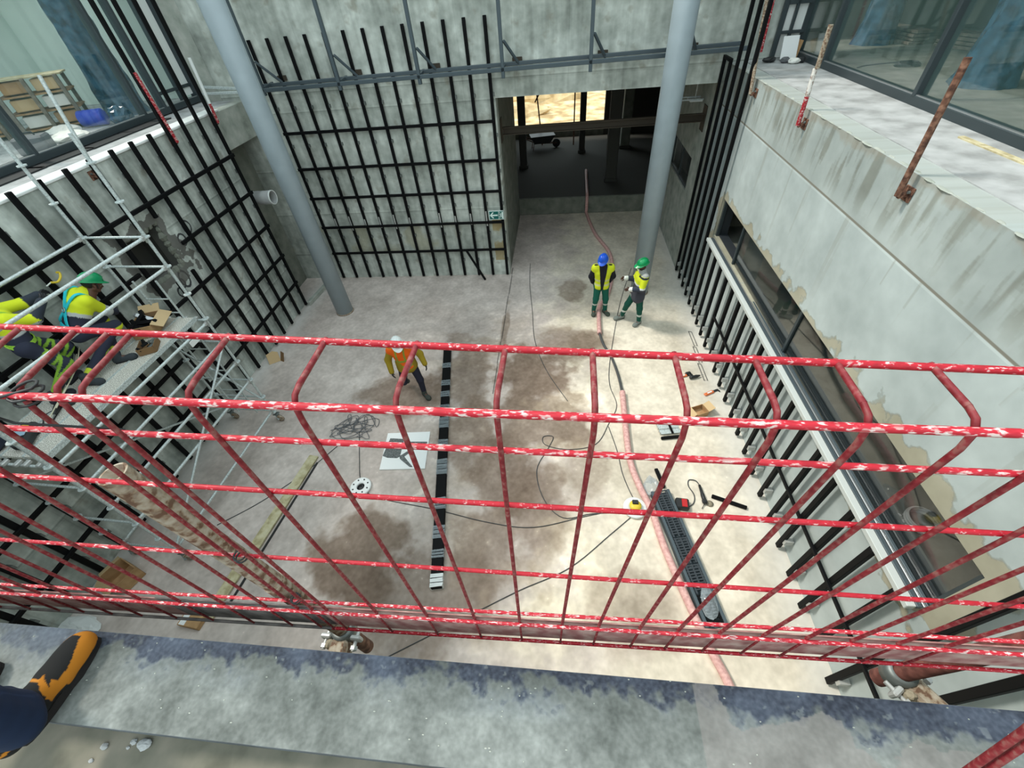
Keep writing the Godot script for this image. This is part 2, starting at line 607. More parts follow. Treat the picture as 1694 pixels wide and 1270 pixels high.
# right wall: u runs from z = -11.6 to z = 0 (11.6 m), v from y 0 to 5.03
func paint_right():
	var w = 1280
	var h = 560
	var a = nz(71, 0.006, 5, w, h)
	var b = nz(72, 0.03, 4, w, h)
	var sx = nz(73, 0.035, 4, w, 96)
	var e = nz(74, 0.02, 4, w, h)
	var buf = PackedByteArray()
	buf.resize(w * h * 3)
	for y in h:
		var py = 5.03 * (1.0 - float(y) / h)
		for x in w:
			var i = y * w + x
			var z = -11.6 + 11.6 * x / w
			var t = (a[i] - 128) * 0.12 + (b[i] - 128) * 0.05
			var r = 178.0 + t
			var g = 189.0 + t
			var l = 189.0 + t
			var st = sx[((y * 96) / h) * w + mini(x, w - 1)]
			if py > 4.3:
				# run-off streaks on the slab edge
				var q = clampf((st - 104) / 70.0, 0.0, 1.0) * clampf((py - 4.22) * 2.4, 0.0, 1.0)
				q = maxf(q, 0.25) * 0.8
				r = lerpf(r, 132.0 + t, q)
				g = lerpf(g, 136.0 + t, q)
				l = lerpf(l, 128.0 + t, q)
				var q9 = clampf((py - 4.94 + (e[i] - 128) * 0.0008) * 8.0, 0.0, 0.45)
				r = lerpf(r, 150.0, q9)
				g = lerpf(g, 142.0, q9)
				l = lerpf(l, 128.0, q9)
			elif py > 2.9:
				var q5 = clampf((sx[((y * 24) / h) * w + x] - 176) / 40.0, 0.0, 0.4) * clampf((py - 2.9) / 1.2, 0.0, 1.0)
				r = lerpf(r, 150.0, q5)
				g = lerpf(g, 154.0, q5)
				l = lerpf(l, 148.0, q5)
			var j = absf(py - 4.3)
			if j < 0.012:
				r = 128.0
				g = 126.0
				l = 116.0
			elif j < 0.035 and py < 4.3:
				r += 14.0
				g += 14.0
				l += 14.0
			# damp brown render round the window
			if z < -1.0 and z > -10.4:
				var out = maxf(maxf(z + 1.62, -9.75 - z), maxf(py - 2.88, 2.0 - py))
				var lim = 0.13 + (e[i] - 128) * 0.0016 + clampf((z + 4.5) * 0.06, 0.0, 0.22)
				if py < 2.0:
					lim = 0.2 + (e[i] - 128) * 0.002
				if out < lim:
					var q6 = clampf((lim - out) * 14.0, 0.0, 0.85)
					r = lerpf(r, 166.0 + t, q6)
					g = lerpf(g, 160.0 + t, q6)
					l = lerpf(l, 138.0 + t, q6)
					if out > lim - 0.05:
						r -= 18.0
						g -= 18.0
						l -= 18.0
			buf[i * 3] = int(clampf(r, 0, 255))
			buf[i * 3 + 1] = int(clampf(g, 0, 255))
			buf[i * 3 + 2] = int(clampf(l, 0, 255))
	return Image.create_from_data(w, h, false, Image.FORMAT_RGB8, buf)

# kerb top: u from x -3.4 to 2.6, v 0 at the inner edge to 1 at the outer (image rows from outer to inner)
func paint_kerb():
	var w = 1536
	var h = 72
	var a = nz(81, 0.012, 5, w, h)
	var b = nz(82, 0.06, 4, w, h)
	var c = nz(83, 0.2, 3, w, h)
	var buf = PackedByteArray()
	buf.resize(w * h * 3)
	for y in h:
		var f = float(y) / h
		for x in w:
			var i = y * w + x
			var px = -3.4 + 6.0 * x / w
			var t = (a[i] - 128) * 0.2 + (b[i] - 128) * 0.12 + (c[i] - 128) * 0.1
			var r = 114.0 + t
			var g = 119.0 + t
			var l = 116.0 + t
			# bitumen paint along the outer edge, patchy
			var lim = 0.27 + (b[i] - 128) * 0.0013 + (a[i] - 128) * 0.0014 + clampf((px - 0.1) * 0.05, 0.0, 0.05)
			var q = clampf((lim - f) * 9.0, 0.0, 1.0)
			if px < -1.75:
				q *= clampf((a[i] - 70) / 70.0, 0.25, 1.0) * 0.6
			if b[i] > 196:
				q *= 0.45
			r = lerpf(r, 44.0 + (c[i] - 128) * 0.22, q * 0.9)
			g = lerpf(g, 51.0 + (c[i] - 128) * 0.22, q * 0.9)
			l = lerpf(l, 66.0 + (c[i] - 128) * 0.22, q * 0.9)
			# bluish overspray further in
			var q2 = clampf((0.55 - f) * 2.0, 0.0, 1.0) * clampf((a[i] - 100) / 90.0, 0.0, 1.0) * 0.45
			r = lerpf(r, 104.0, q2)
			g = lerpf(g, 116.0, q2)
			l = lerpf(l, 134.0, q2)
			# thin grout skin on the right half
			if px > 0.42 and f > 0.26 + (a[i] - 128) * 0.003 + maxf(px - 0.8, 0.0) * 0.9:
				r = lerpf(r, 132.0 + t * 0.4, 0.7)
				g = lerpf(g, 129.0 + t * 0.4, 0.7)
				l = lerpf(l, 126.0 + t * 0.4, 0.7)
			buf[i * 3] = int(clampf(r, 0, 255))
			buf[i * 3 + 1] = int(clampf(g, 0, 255))
			buf[i * 3 + 2] = int(clampf(l, 0, 255))
	return Image.create_from_data(w, h, false, Image.FORMAT_RGB8, buf)

# ------------------------------------------------------------------ the setting
func build_shell():
	var st = S()
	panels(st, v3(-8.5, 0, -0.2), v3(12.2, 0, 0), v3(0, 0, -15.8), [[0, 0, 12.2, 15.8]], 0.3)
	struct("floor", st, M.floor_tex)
	st = S()
	panels(st, v3(-8.4, 0, -11.6), v3(13.4, 0, 0), v3(0, 7, 0), [[0, 0, 6.85, 7], [6.85, 4.67, 12.82, 7]], 0.35)
	struct("wall_back", st, M.back_tex)
	st = S()
	box(st, v3(-1.5, 9.0, -11.78), v3(16.4, 4.0, 0.36))
	struct("wall_back_upper", st, M.concrete)
	st = S()
	box(st, v3(-8.75, 6.8, -11.79), v3(0.75, 4.2, 0.3))
	struct("wall_back_end", st, M.concrete)
	st = S()
	panels(st, v3(-7.75, 0, 0), v3(0, 0, -10.1), v3(0, 5, 0), [[0, 0, 6.28, 5], [7.2, 0, 10.1, 5], [6.28, 0, 7.2, 2.95], [6.28, 3.85, 7.2, 5]], 0.3)
	struct("wall_left", st, M.left_tex)
	st = S()
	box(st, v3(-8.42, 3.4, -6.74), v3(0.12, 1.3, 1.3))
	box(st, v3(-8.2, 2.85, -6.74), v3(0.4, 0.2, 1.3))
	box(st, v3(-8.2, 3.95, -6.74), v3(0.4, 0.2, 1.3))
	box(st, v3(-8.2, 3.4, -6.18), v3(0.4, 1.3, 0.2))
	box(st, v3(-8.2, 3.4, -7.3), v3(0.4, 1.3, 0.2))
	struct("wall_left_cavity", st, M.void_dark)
	st = S()
	# broken edges of the opening
	for i in 26:
		var u = i / 26.0
		var p
		if u < 0.25:
			p = v3(-7.76, 2.95, -6.28 - u * 4 * 0.92)
		elif u < 0.5:
			p = v3(-7.76, 2.95 + (u - 0.25) * 4 * 0.9, -7.2)
		elif u < 0.75:
			p = v3(-7.76, 3.85, -7.2 + (u - 0.5) * 4 * 0.92)
		else:
			p = v3(-7.76, 3.85 - (u - 0.75) * 4 * 0.9, -6.28)
		blob(st, p - v3(0.04, 0, 0), v3(0.06, rng.randf_range(0.05, 0.11), rng.randf_range(0.05, 0.11)), 500 + i, 4)
	struct("trim_broken_edge", st, M.concrete_dark)
	# recess between the left wall and the back wall, with the slab edge running over it
	st = S()
	box(st, v3(-8.55, 2.3, -10.85), v3(0.3, 4.6, 1.55))
	box(st, v3(-8.25, 2.3, -10.0), v3(0.4, 4.6, 0.2))
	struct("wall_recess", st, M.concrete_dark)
	st = S()
	cbox(st, v3(-7.9, 4.625, -10.85), v3(0.3, 0.75, 1.5), 0.01)
	struct("trim_slab_edge", st, M.concrete)
	st = S()
	box(st, v3(-10.9, 4.8, -5.8), v3(5.7, 0.4, 11.6))
	struct("floor_left_landing", st, M.slab)
	st = S()
	cbox(st, v3(-7.9, 5.02, -5.2), v3(0.34, 0.045, 10.4), 0.01)
	struct("trim_white_coping", st, M.white)
	st = S()
	for i in 9:
		box(st, v3(-8.78 + 0.02 * sin(i * 2.1), 5.012, -1.0 - i * 1.05), v3(0.34 + 0.05 * sin(i * 1.7), 0.02, 1.12), Basis(Vector3.UP, 0.03 * sin(i * 3.0)))
	struct("trim_black_membrane", st, M.tool)
	# right wall and landing
	st = S()
	panels(st, v3(3.6, 0, -11.6), v3(0, 0, 11.6), v3(0, 5.03, 0), [[0, 0, 1.88, 5.03], [9.98, 0, 11.6, 5.03], [1.88, 0, 9.98, 2.04], [1.88, 2.88, 9.98, 5.03]], 0.3)
	struct("wall_right", st, M.right_tex)
	st = S()
	box(st, v3(7.0, 4.84, -5.8), v3(6.2, 0.4, 11.6))
	struct("floor_right_landing", st, M.slab)
	st = S()
	# crumbled mortar along the slab edge
	for i in 46:
		var z = -11.2 + i * 0.235
		blob(st, v3(3.62 + rng.randf_range(-0.02, 0.02), 5.03, z), v3(rng.randf_range(0.012, 0.03), 0.01, rng.randf_range(0.05, 0.14)), 700 + i, 4)
	stuff(struct("trim_mortar_edge", st, M.concrete))
	# low room behind the long window of the right wall
	st = S()
	box(st, v3(5.6, 1.75, -5.6), v3(3.4, 0.3, 9.6))
	box(st, v3(7.3, 3.3, -5.6), v3(0.2, 3.0, 9.6))
	box(st, v3(5.6, 3.3, -0.7), v3(3.4, 3.0, 0.2))
	box(st, v3(5.6, 3.3, -10.6), v3(3.4, 3.0, 0.2))
	struct("floor_window_room", st, M.concrete_dark)
	# near landing: kerb and floor
	st = S()
	panels(st, v3(-3.4, 5.2, -0.03), v3(6.0, 0, 0), v3(0, 0, -0.256), [[0, 0, 6.0, 0.256]], 0.2)
	struct("trim_kerb", st, M.kerb_tex)
	st = S()
	box(st, v3(0, 4.8, 2.1), v3(18, 0.4, 4.772))
	struct("floor_near_landing", st, M.landing)
	st = S()
	box(st, v3(-2.2, 2.3, -0.1), v3(12.4, 4.6, 0.3))
	struct("wall_front", st, M.concrete)
	# unseen upper walls above the frame; left one added to block the sun
	st = S()
	box(st, v3(-9.2, 9.8, -4.0), v3(0.3, 2.4, 16.0))
	struct("wall_left_sun_block", st, M.concrete)
	st = S()
	box(st, v3(5.1, 9.8, -4.0), v3(0.3, 2.4, 16.0))
	struct("wall_right_upper", st, M.concrete)

# ------------------------------------------------------------------ batten frames on three walls
func batten(parent, called, a, b, w, dpt, face):
	var st = S()
	bar(st, a, b, w, dpt, face, 0.006)
	return put(called, st, M.black, parent)

func build_battens():
	# back wall
	var t = thing("batten_grid", "black steel batten grid on the concrete back wall, left of the dark opening", "batten grid", v3(0, 0, -11.55))
	for i in 13:
		var x = -7.06 + 0.4525 * i
		var b = batten(t, "vertical_batten", v3(x, 0.03, 0), v3(x, 6.09 + 0.005 * i, 0), 0.075, 0.05, Vector3(0, 0, 1))
		var st = S()
		for k in 6:
			var y = 0.55 + 0.84 * k
			box(st, v3(x + 0.045, y, -0.02), v3(0.05, 0.07, 0.06))
		stuff(put("brackets", st, M.galv_dark, b))
		if i in [1, 2, 3, 4, 5, 6, 8, 9, 10, 11]:
			st = S()
			box(st, v3(x, 1.83, 0.026), v3(0.035, 0.22 + 0.1 * (i % 3), 0.012))
			put("clip", st, M.clip, b)
	for k in 5:
		var y = [0.9, 1.73, 2.58, 3.36, 4.22][k]
		batten(t, "horizontal_batten", v3(-7.1, y, 0.045), v3(-1.6, y, 0.045), 0.065, 0.05, Vector3(0, 0, 1))
	# left wall
	t = thing("batten_grid", "black steel batten grid on the left concrete wall behind the scaffold tower", "batten grid", v3(-7.64, 0, 0))
	for i in 21:
		var z = -9.96 + 0.465 * i
		var broken = i == 6 or i == 7
		var top = 7.4 if i < 4 else 5.12
		var lo = 3.95 if broken else 0.06
		var b = batten(t, "vertical_batten", v3(0, lo, z), v3(0, top, z), 0.078, 0.055, Vector3(1, 0, 0))
		if broken:
			batten(t, "vertical_batten", v3(0, 0.06, z), v3(0, 2.85, z), 0.078, 0.055, Vector3(1, 0, 0))
		var st = S()
		for k in 6:
			var y = 0.5 + 0.84 * k
			if y > lo:
				box(st, v3(-0.06, y, z - 0.05), v3(0.1, 0.08, 0.05))
		stuff(put("brackets", st, M.galv_dark, b))
	for k in 5:
		var y = 0.84 + 0.8425 * k
		if k == 3:
			batten(t, "horizontal_batten", v3(0.045, y, -10.0), v3(0.045, y, -7.3), 0.07, 0.05, Vector3(1, 0, 0))
			batten(t, "horizontal_batten", v3(0.045, y, -6.1), v3(0.045, y, -0.5), 0.07, 0.05, Vector3(1, 0, 0))
		else:
			batten(t, "horizontal_batten", v3(0.045, y, -10.0), v3(0.045, y, -0.5), 0.07, 0.05, Vector3(1, 0, 0))
	# right wall
	t = thing("batten_grid", "row of black upright battens on the right wall, below and beyond the long window", "batten grid", v3(3.45, 0, 0))
	for k in 25:
		var i = k - 2
		var z = -1.79 - 0.443 * i
		var top = 2.0
		if i < 0 or i >= 18:
			top = 7.3 if i < 21 else 5.15
			if i < 0:
				top = 5.0
		var b = batten(t, "vertical_batten", v3(0.025, 0.06, z), v3(0.025, top, z), 0.076, 0.06, Vector3(1, 0, 0))
		var st = S()
		box(st, v3(0.07, 0.3, z + 0.045), v3(0.12, 0.1, 0.07))
		put("bracket", st, M.clip, b)
		if i < 14:
			st = S()
			box(st, v3(0.0, 1.0, z + 0.02), v3(0.03, 0.035, 0.035))
			put("clip", st, M.clip, b)
		if top < 2.1:
			st = S()
			box(st, v3(0.025, top + 0.004, z), v3(0.045, 0.008, 0.055))
			put("end_cap", st, M.clip, b)
	batten(t, "horizontal_batten", v3(-0.02, 1.0, -7.95), v3(-0.02, 1.0, -0.6), 0.045, 0.04, Vector3(1, 0, 0))
	var st2 = S()
	box(st2, v3(0.02, 5.14, -11.3), v3(0.05, 0.06, 0.55))
	put("top_plate", st2, M.black, t)
	# long window in the right wall: sill profile, mullions, panes
	var w = thing("window_1", "", "", v3(3.6, 0, 0))
	w.remove_meta("label")
	w.remove_meta("category")
	w.set_meta("kind", "structure")
	var st = S()
	for s in [[-0.13, 0.085, M.sill], [-0.05, 0.05, M.frame], [0.0, 0.03, M.steel], [0.04, 0.04, M.frame]]:
		st = S()
		bar(st, v3(s[0], 1.985, -9.62), v3(s[0], 2.075, -1.62), s[1], 0.07 if s[0] < -0.05 else 0.05, Vector3.UP, 0.006)
		put("sill_profile", st, s[2], w)
	for z in [-9.66, -8.35, -5.5, -1.64]:
		st = S()
		bar(st, v3(0.065, 2.02, z), v3(0.065, 2.88, z), 0.06, 0.07, Vector3(1, 0, 0), 0.006)
		put("window_frame", st, M.mullion, w)
	st = S()
	bar(st, v3(0.065, 2.86, -9.66), v3(0.065, 2.86, -1.64), 0.05, 0.05, Vector3.UP, 0.006)
	put("window_frame", st, M.mullion, w)
	for q in [[-8.32, -5.53], [-5.47, -1.67]]:
		st = S()
		box(st, v3(0.065, 2.45, (q[0] + q[1]) / 2), v3(0.012, 0.8, q[1] - q[0]))
		put("pane", st, M.glass_dark, w)
	st = S()
	box(st, v3(0.195, 2.05, -5.67), v3(0.2, 0.02, 8.1))
	box(st, v3(0.195, 2.45, -9.705), v3(0.2, 0.84, 0.02))
	box(st, v3(0.195, 2.45, -1.63), v3(0.2, 0.84, 0.02))
	box(st, v3(0.195, 2.87, -5.67), v3(0.2, 0.02, 8.1))
	put("reveal_dark_cover", st, M.grate, w)  # dark sheets added so the reveal looks shaded

func build_columns():
	for c in [[-6.31, -9.68, 9.0, "tall blue-grey round steel column in front of the left corner recess"], [2.26, -10.5, 9.0, "tall blue-grey round steel column in front of the dark opening"]]:
		var t = thing("column", c[3], "column", v3(c[0], 0, c[1]), 0.0)
		var st = S()
		lathe(st, [Vector2(0, 0.0), Vector2(0.235, 0.0), Vector2(0.235, c[2]), Vector2(0, c[2])], 40)
		put("shaft", st, M.column, t)
		st = S()
		lathe(st, [Vector2(0.236, 0.001), Vector2(0.256, 0.001), Vector2(0.248, 0.03), Vector2(0.236, 0.035)], 32)
		put("base_ring", st, M.rust_pale, t)
	var t = thing("duct_stub", "pale spiral duct stub jutting from the dark recess beside the left wall", "duct", v3(-7.85, 3.1, -10.33))
	var st = S()
	var xf = Transform3D(Basis(Vector3(0, 0, 1), -PI / 2), Vector3.ZERO)
	var prof = []
	for i in 15:
		prof.append(Vector2(0.16 + (0.006 if i % 2 else 0.0), -0.55 + 1.05 * i / 14.0))
	prof.append(Vector2(0.15, 0.5))
	prof.append(Vector2(0.148, -0.2))
	prof.append(Vector2(0.0, -0.2))
	lathe(st, prof, 24, xf)
	put("pipe", st, M.slab, t)
	st = S()
	xf = Transform3D(Basis(Vector3(0, 0, 1), -PI / 2), v3(0.5, 0, 0))
	lathe(st, [Vector2(0.15, 0.005), Vector2(0.15, -0.03), Vector2(0.172, -0.03), Vector2(0.172, 0.005), Vector2(0.15, 0.005)], 24, xf)
	put("rim", st, M.white, t)

# a wrapped column: cloth-like film gathered round a core
func wrapped(parent_label, at, r0, h, sd):
	var t = thing("wrapped_column", parent_label, "column", at)
	var st = S()
	var f = FastNoiseLite.new()
	f.seed = sd
	f.frequency = 1.2
	var rows = []
	var ny = 26
	var na = 40
	for i in ny + 1:
		var y = h * i / ny
		var row = []
		for k in na:
			var a = TAU * k / na
			var n = f.get_noise_3d(cos(a) * 2.4, y * 1.1, sin(a) * 2.4)
			var fold = 0.07 * sin(a * 7.0 + y * 1.6 + sd) * (0.6 + 0.4 * sin(y * 2.0))
			var flare = r0 * 0.45 * exp(-y * 2.4)
			var r = r0 * (1.0 + 0.22 * n + fold) + flare
			row.append(v3(cos(a) * r, y, sin(a) * r))
		rows.append(row)
	st.set_smooth_group(0)
	for i in ny:
		for k in na:
			var l = (k + 1) % na
			quad_o(st, v3(0, h * (i + 0.5) / ny, 0), rows[i][k], rows[i][l], rows[i + 1][l], rows[i + 1][k])
	put("film", st, M.foil, t)
	return t

func curtain(called, x, base, top, zs, sgn, skip = []):
	var w = Node3D.new()
	w.name = called
	add_child(w, true)
	w.set_meta("kind", "structure")
	var z0 = zs[0]
	var z1 = zs[zs.size() - 1]
	for y in [base + 0.06, top - 0.06]:
		var st = S()
		bar(st, v3(x, y, z0), v3(x, y, z1), 0.16, 0.12, Vector3.UP, 0.008)
		put("window_frame", st, M.mullion, w)
	var st2 = S()
	bar(st2, v3(x - sgn * 0.055, base + 0.126, z0), v3(x - sgn * 0.055, base + 0.126, z1), 0.03, 0.012)
	put("bead", st2, M.steel, w)
	for i in zs.size():
		var st = S()
		bar(st, v3(x, base + 0.1, zs[i]), v3(x, top - 0.1, zs[i]), 0.075, 0.17, Vector3(1, 0, 0), 0.008)
		put("mullion", st, M.mullion, w)
		if i < zs.size() - 1 and not i in skip:
			st = S()
			box(st, v3(x, (base + top) / 2, (zs[i] + zs[i + 1]) / 2), v3(0.012, top - base - 0.22, absf(zs[i + 1] - zs[i]) - 0.07))
			put("pane", st, M.glass, w)
	return w

func build_upper_glazing():
	# ---- left: curtain wall, room behind
	var w = curtain("window_2", -9.05, 5.02, 8.6, [2.0, -1.4, -4.25, -7.1, -9.78, -10.42, -11.18, -11.62], -1, [5, 6])
	for q in [[-10.42, -11.18], [-11.18, -11.62]]:
		var st = S()
		bar(st, v3(-9.05, 5.38, q[0]), v3(-9.05, 5.38, q[1]), 0.06, 0.06, Vector3.UP, 0.006)
		put("transom", st, M.mullion, w)
	var st = S()
	box(st, v3(-9.06, 6.85, -11.4), v3(0.02, 3.3, 0.36))
	put("white_panel", st, M.white, w)
	st = S()
	box(st, v3(-9.06, 6.85, -10.8), v3(0.012, 3.3, 0.68))
	put("pane", st, M.glass, w)
	st = S()
	box(st, v3(-11.6, 4.96, -5.0), v3(5.0, 0.12, 15.0))
	struct("floor_left_room", st, M.slab)
	st = S()
	box(st, v3(-13.6, 7.0, -5.0), v3(0.2, 4.0, 15.0))
	box(st, v3(-11.4, 7.0, -12.4), v3(4.6, 4.0, 0.2))
	struct("wall_left_room", st, M.wallpaint)
	st = S()
	# unseen roof of the left room; gap added to brighten the room
	box(st, v3(-13.2, 8.7, -5.0), v3(0.9, 0.2, 15.0))
	box(st, v3(-9.5, 8.7, -5.0), v3(0.6, 0.2, 15.0))
	box(st, v3(-11.3, 8.7, -12.0), v3(3.0, 0.2, 1.0))
	box(st, v3(-11.3, 8.7, 0.9), v3(3.0, 0.2, 3.2))
	struct("ceiling_left_room", st, M.wallpaint)
	wrapped("column wrapped in blue plastic film behind the left glazing", v3(-10.3, 5.02, -10.75), 0.33, 3.55, 5)
	# timber racks with boxes and sacks behind the left glass
	rack(v3(-11.0, 5.02, -9.6), -0.95, "right-hand")
	rack(v3(-12.15, 5.02, -8.8), -0.95, "left-hand")
	var t = thing("drum", "blue plastic drum lying on its side behind the left glazing", "drum", v3(-10.1, 5.18, -9.6), 0.35)
	st = S()
	lathe(st, [Vector2(0, -0.24), Vector2(0.13, -0.24), Vector2(0.15, -0.22), Vector2(0.15, -0.08), Vector2(0.158, -0.07), Vector2(0.15, -0.06), Vector2(0.15, 0.08), Vector2(0.158, 0.09), Vector2(0.15, 0.1), Vector2(0.15, 0.22), Vector2(0.13, 0.24), Vector2(0, 0.24)], 24, Transform3D(Basis(Vector3(0, 0, 1), PI / 2), Vector3.ZERO))
	put("barrel", st, M.blue_drum, t)
	st = S()
	lathe(st, [Vector2(0, 0.24), Vector2(0.03, 0.24), Vector2(0.03, 0.255), Vector2(0, 0.255)], 12, Transform3D(Basis(Vector3(0, 0, 1), PI / 2), v3(0, 0.08, 0)))
	put("bung", st, M.white, t)
	st = S()
	blob(st, v3(0, 0.1, 0), v3(0.24, 0.2, 0.2), 33, 9)
	tag(put("plastic_bag", st, M.foil), "crumpled bluish plastic bag beside the blue drum", "plastic bag").position = v3(-9.55, 5.05, -9.75)
	for q in [[-10.35, 5.09, -9.05, 0.3, 0.3, "white paper sack lying on the floor against the timber rack", 0.3], [-9.75, 5.08, -8.55, 0.34, 0.3, "white paper sack lying nearest the left glazing", -0.2]]:
		st = S()
		blob(st, Vector3.ZERO, v3(q[3], 0.09, q[4]), int(q[4] * 100), 8)
		var o = tag(put("cement_sack", st, M.sack), q[5], "sack", "white sacks behind the left glazing")
		o.position = v3(q[0], q[1], q[2])
		o.rotation.y = q[6]
	t = thing("tool_case", "grey plastic tool case on the floor behind the left glazing", "case", v3(-9.62, 5.02, -7.7), 0.5)
	st = S()
	cbox(st, v3(0, 0.14, 0), v3(0.5, 0.28, 0.34), 0.03)
	put("body", st, M.cable_grey, t)
	st = S()
	tube(st, [v3(-0.1, 0.27, 0.0), v3(-0.08, 0.33, 0), v3(0.08, 0.33, 0), v3(0.1, 0.27, 0)], 0.014, 6)
	put("handle", st, M.tool, t)
	st = S()
	tube(st, spl([v3(0, 0, 0), v3(0.25, 0, 0.12), v3(0.4, 0.01, -0.05), v3(0.15, 0.02, -0.12), v3(0.3, 0.01, 0.2), v3(0.6, 0, 0.1)]), 0.012, 6)
	tag(put("power_cable", st, M.cable), "short black cable looped beside the grey tool case", "cable").position = v3(-9.6, 5.035, -8.15)
	# ---- right: curtain wall, darker room behind
	w = curtain("window_3", 4.95, 5.03, 8.6, [2.0, -1.6, -4.45, -7.36, -10.25, -11.58], 1)
	st = S()
	box(st, v3(7.6, 5.06, -5.75), v3(5.3, 0.06, 15.5))
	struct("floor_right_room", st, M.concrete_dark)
	st = S()
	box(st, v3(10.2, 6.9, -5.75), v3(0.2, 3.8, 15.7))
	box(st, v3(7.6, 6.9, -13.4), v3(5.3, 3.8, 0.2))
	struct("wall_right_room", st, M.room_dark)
	st = S()
	box(st, v3(7.6, 8.7, -4.8), v3(5.4, 0.2, 17.0))
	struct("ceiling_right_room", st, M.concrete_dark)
	wrapped("column wrapped in blue plastic film behind the right glazing, nearer the dark corner", v3(6.65, 5.09, -12.15), 0.27, 3.5, 11)
	wrapped("column wrapped in blue plastic film behind the right glazing, at the picture's upper right corner", v3(6.15, 5.09, -8.0), 0.27, 3.5, 17)
	st = S()
	var pts = []
	for i in 60:
		var a = i * 0.62
		pts.append(v3(cos(a) * (0.16 + 0.04 * sin(i * 1.3)), 0.012 + 0.0008 * i, sin(a) * (0.12 + 0.03 * cos(i * 0.9))))
	pts.append(v3(-0.5, 0.012, -0.25))
	pts.append(v3(-0.75, 0.012, -0.1))
	tube(st, spl(pts, 3), 0.011, 5)
	tag(put("cable_coil", st, M.cable), "small dark cable coil on the floor behind the right glazing", "cable").position = v3(6.0, 5.09, -9.6)
	# low debris along the rear of that room
	for i in 3:
		t = thing("board_stack", ["low stack of grey boards at the back of the right room, left end", "low stack of grey boards at the back of the right room, between the wrapped columns", "low stack of grey boards at the back of the right room, right end"][i], "boards", v3(7.2 + i * 0.45, 5.09, -12.2 + i * 1.5), 0.2 * i, "board stacks in the right room")
		for k in 4:
			st = S()
			cbox(st, v3(0.02 * k, 0.03 + 0.06 * k, 0.01 * k), v3(0.3, 0.05, 1.3), 0.006, Basis(Vector3.UP, 0.05 * sin(k * 2.0)))
			put("board", st, M.wood_grey, t)
	# small window in the back wall beside the right glazing, with a white board leaning under it
	w = Node3D.new()
	w.name = "window_4"
	add_child(w, true)
	w.set_meta("kind", "structure")
	for q in [[v3(4.42, 5.03, -11.52), v3(4.42, 8.0, -11.52), 0.09], [v3(4.64, 5.2, -11.52), v3(4.64, 8.0, -11.52), 0.05], [v3(4.44, 5.47, -11.52), v3(4.9, 5.47, -11.52), 0.05], [v3(4.44, 5.93, -11.52), v3(4.9, 5.93, -11.52), 0.07]]:
		st = S()
		bar(st, q[0], q[1], q[2], 0.07, Vector3(0, 0, 1), 0.006)
		put("window_frame", st, M.mullion, w)
	st = S()
	box(st, v3(4.68, 6.6, -11.6), v3(0.5, 3.1, 0.03))
	put("white_panel", st, M.white, w)
	t = thing("foam_board", "white board leaning in the corner by the right glazing", "board", v3(4.62, 5.05, -11.25))
	st = S()
	cbox(st, v3(0, 0.2, 0), v3(0.3, 0.38, 0.03), 0.004, Basis(Vector3.RIGHT, -0.35))
	put("board", st, M.paper, t)
	st = S()
	cbox(st, v3(0.1, 0.17, -0.05), v3(0.26, 0.32, 0.02), 0.004, Basis(Vector3.RIGHT, -0.3) * Basis(Vector3(0, 0, 1), -0.25))
	put("backing", st, M.card, t)
	for i in 4:
		st = S()
		blob(st, v3(0, 0.05, 0), v3(0.07 + 0.02 * i, 0.05, 0.08), 60 + i, 6)
		var names = ["crumpled dark bag by the frame foot of the right glazing", "grey scrap lying below the leaning white board", "pale scrap at the foot of the leaning white board", "dark scrap behind the rusty post in the far right corner"]
		tag(put("rubble_bag", st, [M.tool, M.cable_grey, M.sack, M.tool][i]), names[i], "debris").position = [v3(4.78, 5.04, -10.9), v3(4.5, 5.04, -11.0), v3(4.62, 5.04, -10.85), v3(4.25, 5.04, -11.15)][i]
	st = S()
	cbox(st, v3(0, 0.012, 0), v3(0.07, 0.024, 0.95), 0.005)
	var o = tag(put("timber_batten", st, M.wood), "thin pale timber batten lying under the right glazing", "timber")
	o.position = v3(4.62, 5.035, -5.35)
	o.rotation.y = 0.04

func rack(at, turn, which):
	var t = thing("timber_rack", "grey timber rack of cartons behind the left glazing, " + which + " of two", "rack", at, turn, "timber racks")
	for s in [[-0.55, -0.35], [-0.55, 0.35], [0.55, -0.35], [0.55, 0.35], [0.0, 0.37]]:
		var st = S()
		cbox(st, v3(s[1], 0.47, s[0]), v3(0.07, 0.94, 0.07), 0.006)
		put("post", st, M.wood_grey, t)
	for y in [0.08, 0.37, 0.66, 0.94]:
		for k in 3:
			var st = S()
			cbox(st, v3(-0.22 + 0.22 * k, y, 0), v3(0.2, 0.03, 1.24 if y < 0.9 else 1.3), 0.004)
			put("shelf_board", st, M.wood_brown if y < 0.9 else M.wood, t)
	var lev = ["lowest", "middle", "top"]
	for l in 3:
		for k in 2:
			var st = S()
			cbox(st, v3(0.02, 0.1 + 0.29 * l + 0.12, -0.28 + 0.56 * k), v3(0.46, 0.2, 0.4), 0.01, Basis(Vector3.UP, 0.1 * k))
			var o = tag(put("carton", st, [M.card, M.sack, M.card_pale][(l + k) % 3]), ["brown", "white", "tan"][(l + k) % 3] + " carton on the " + lev[l] + " shelf, " + ["far", "near"][k] + " end, of the " + which + " timber rack", "box", "cartons on the timber racks")
			o.transform = t.transform * o.transform
	return t

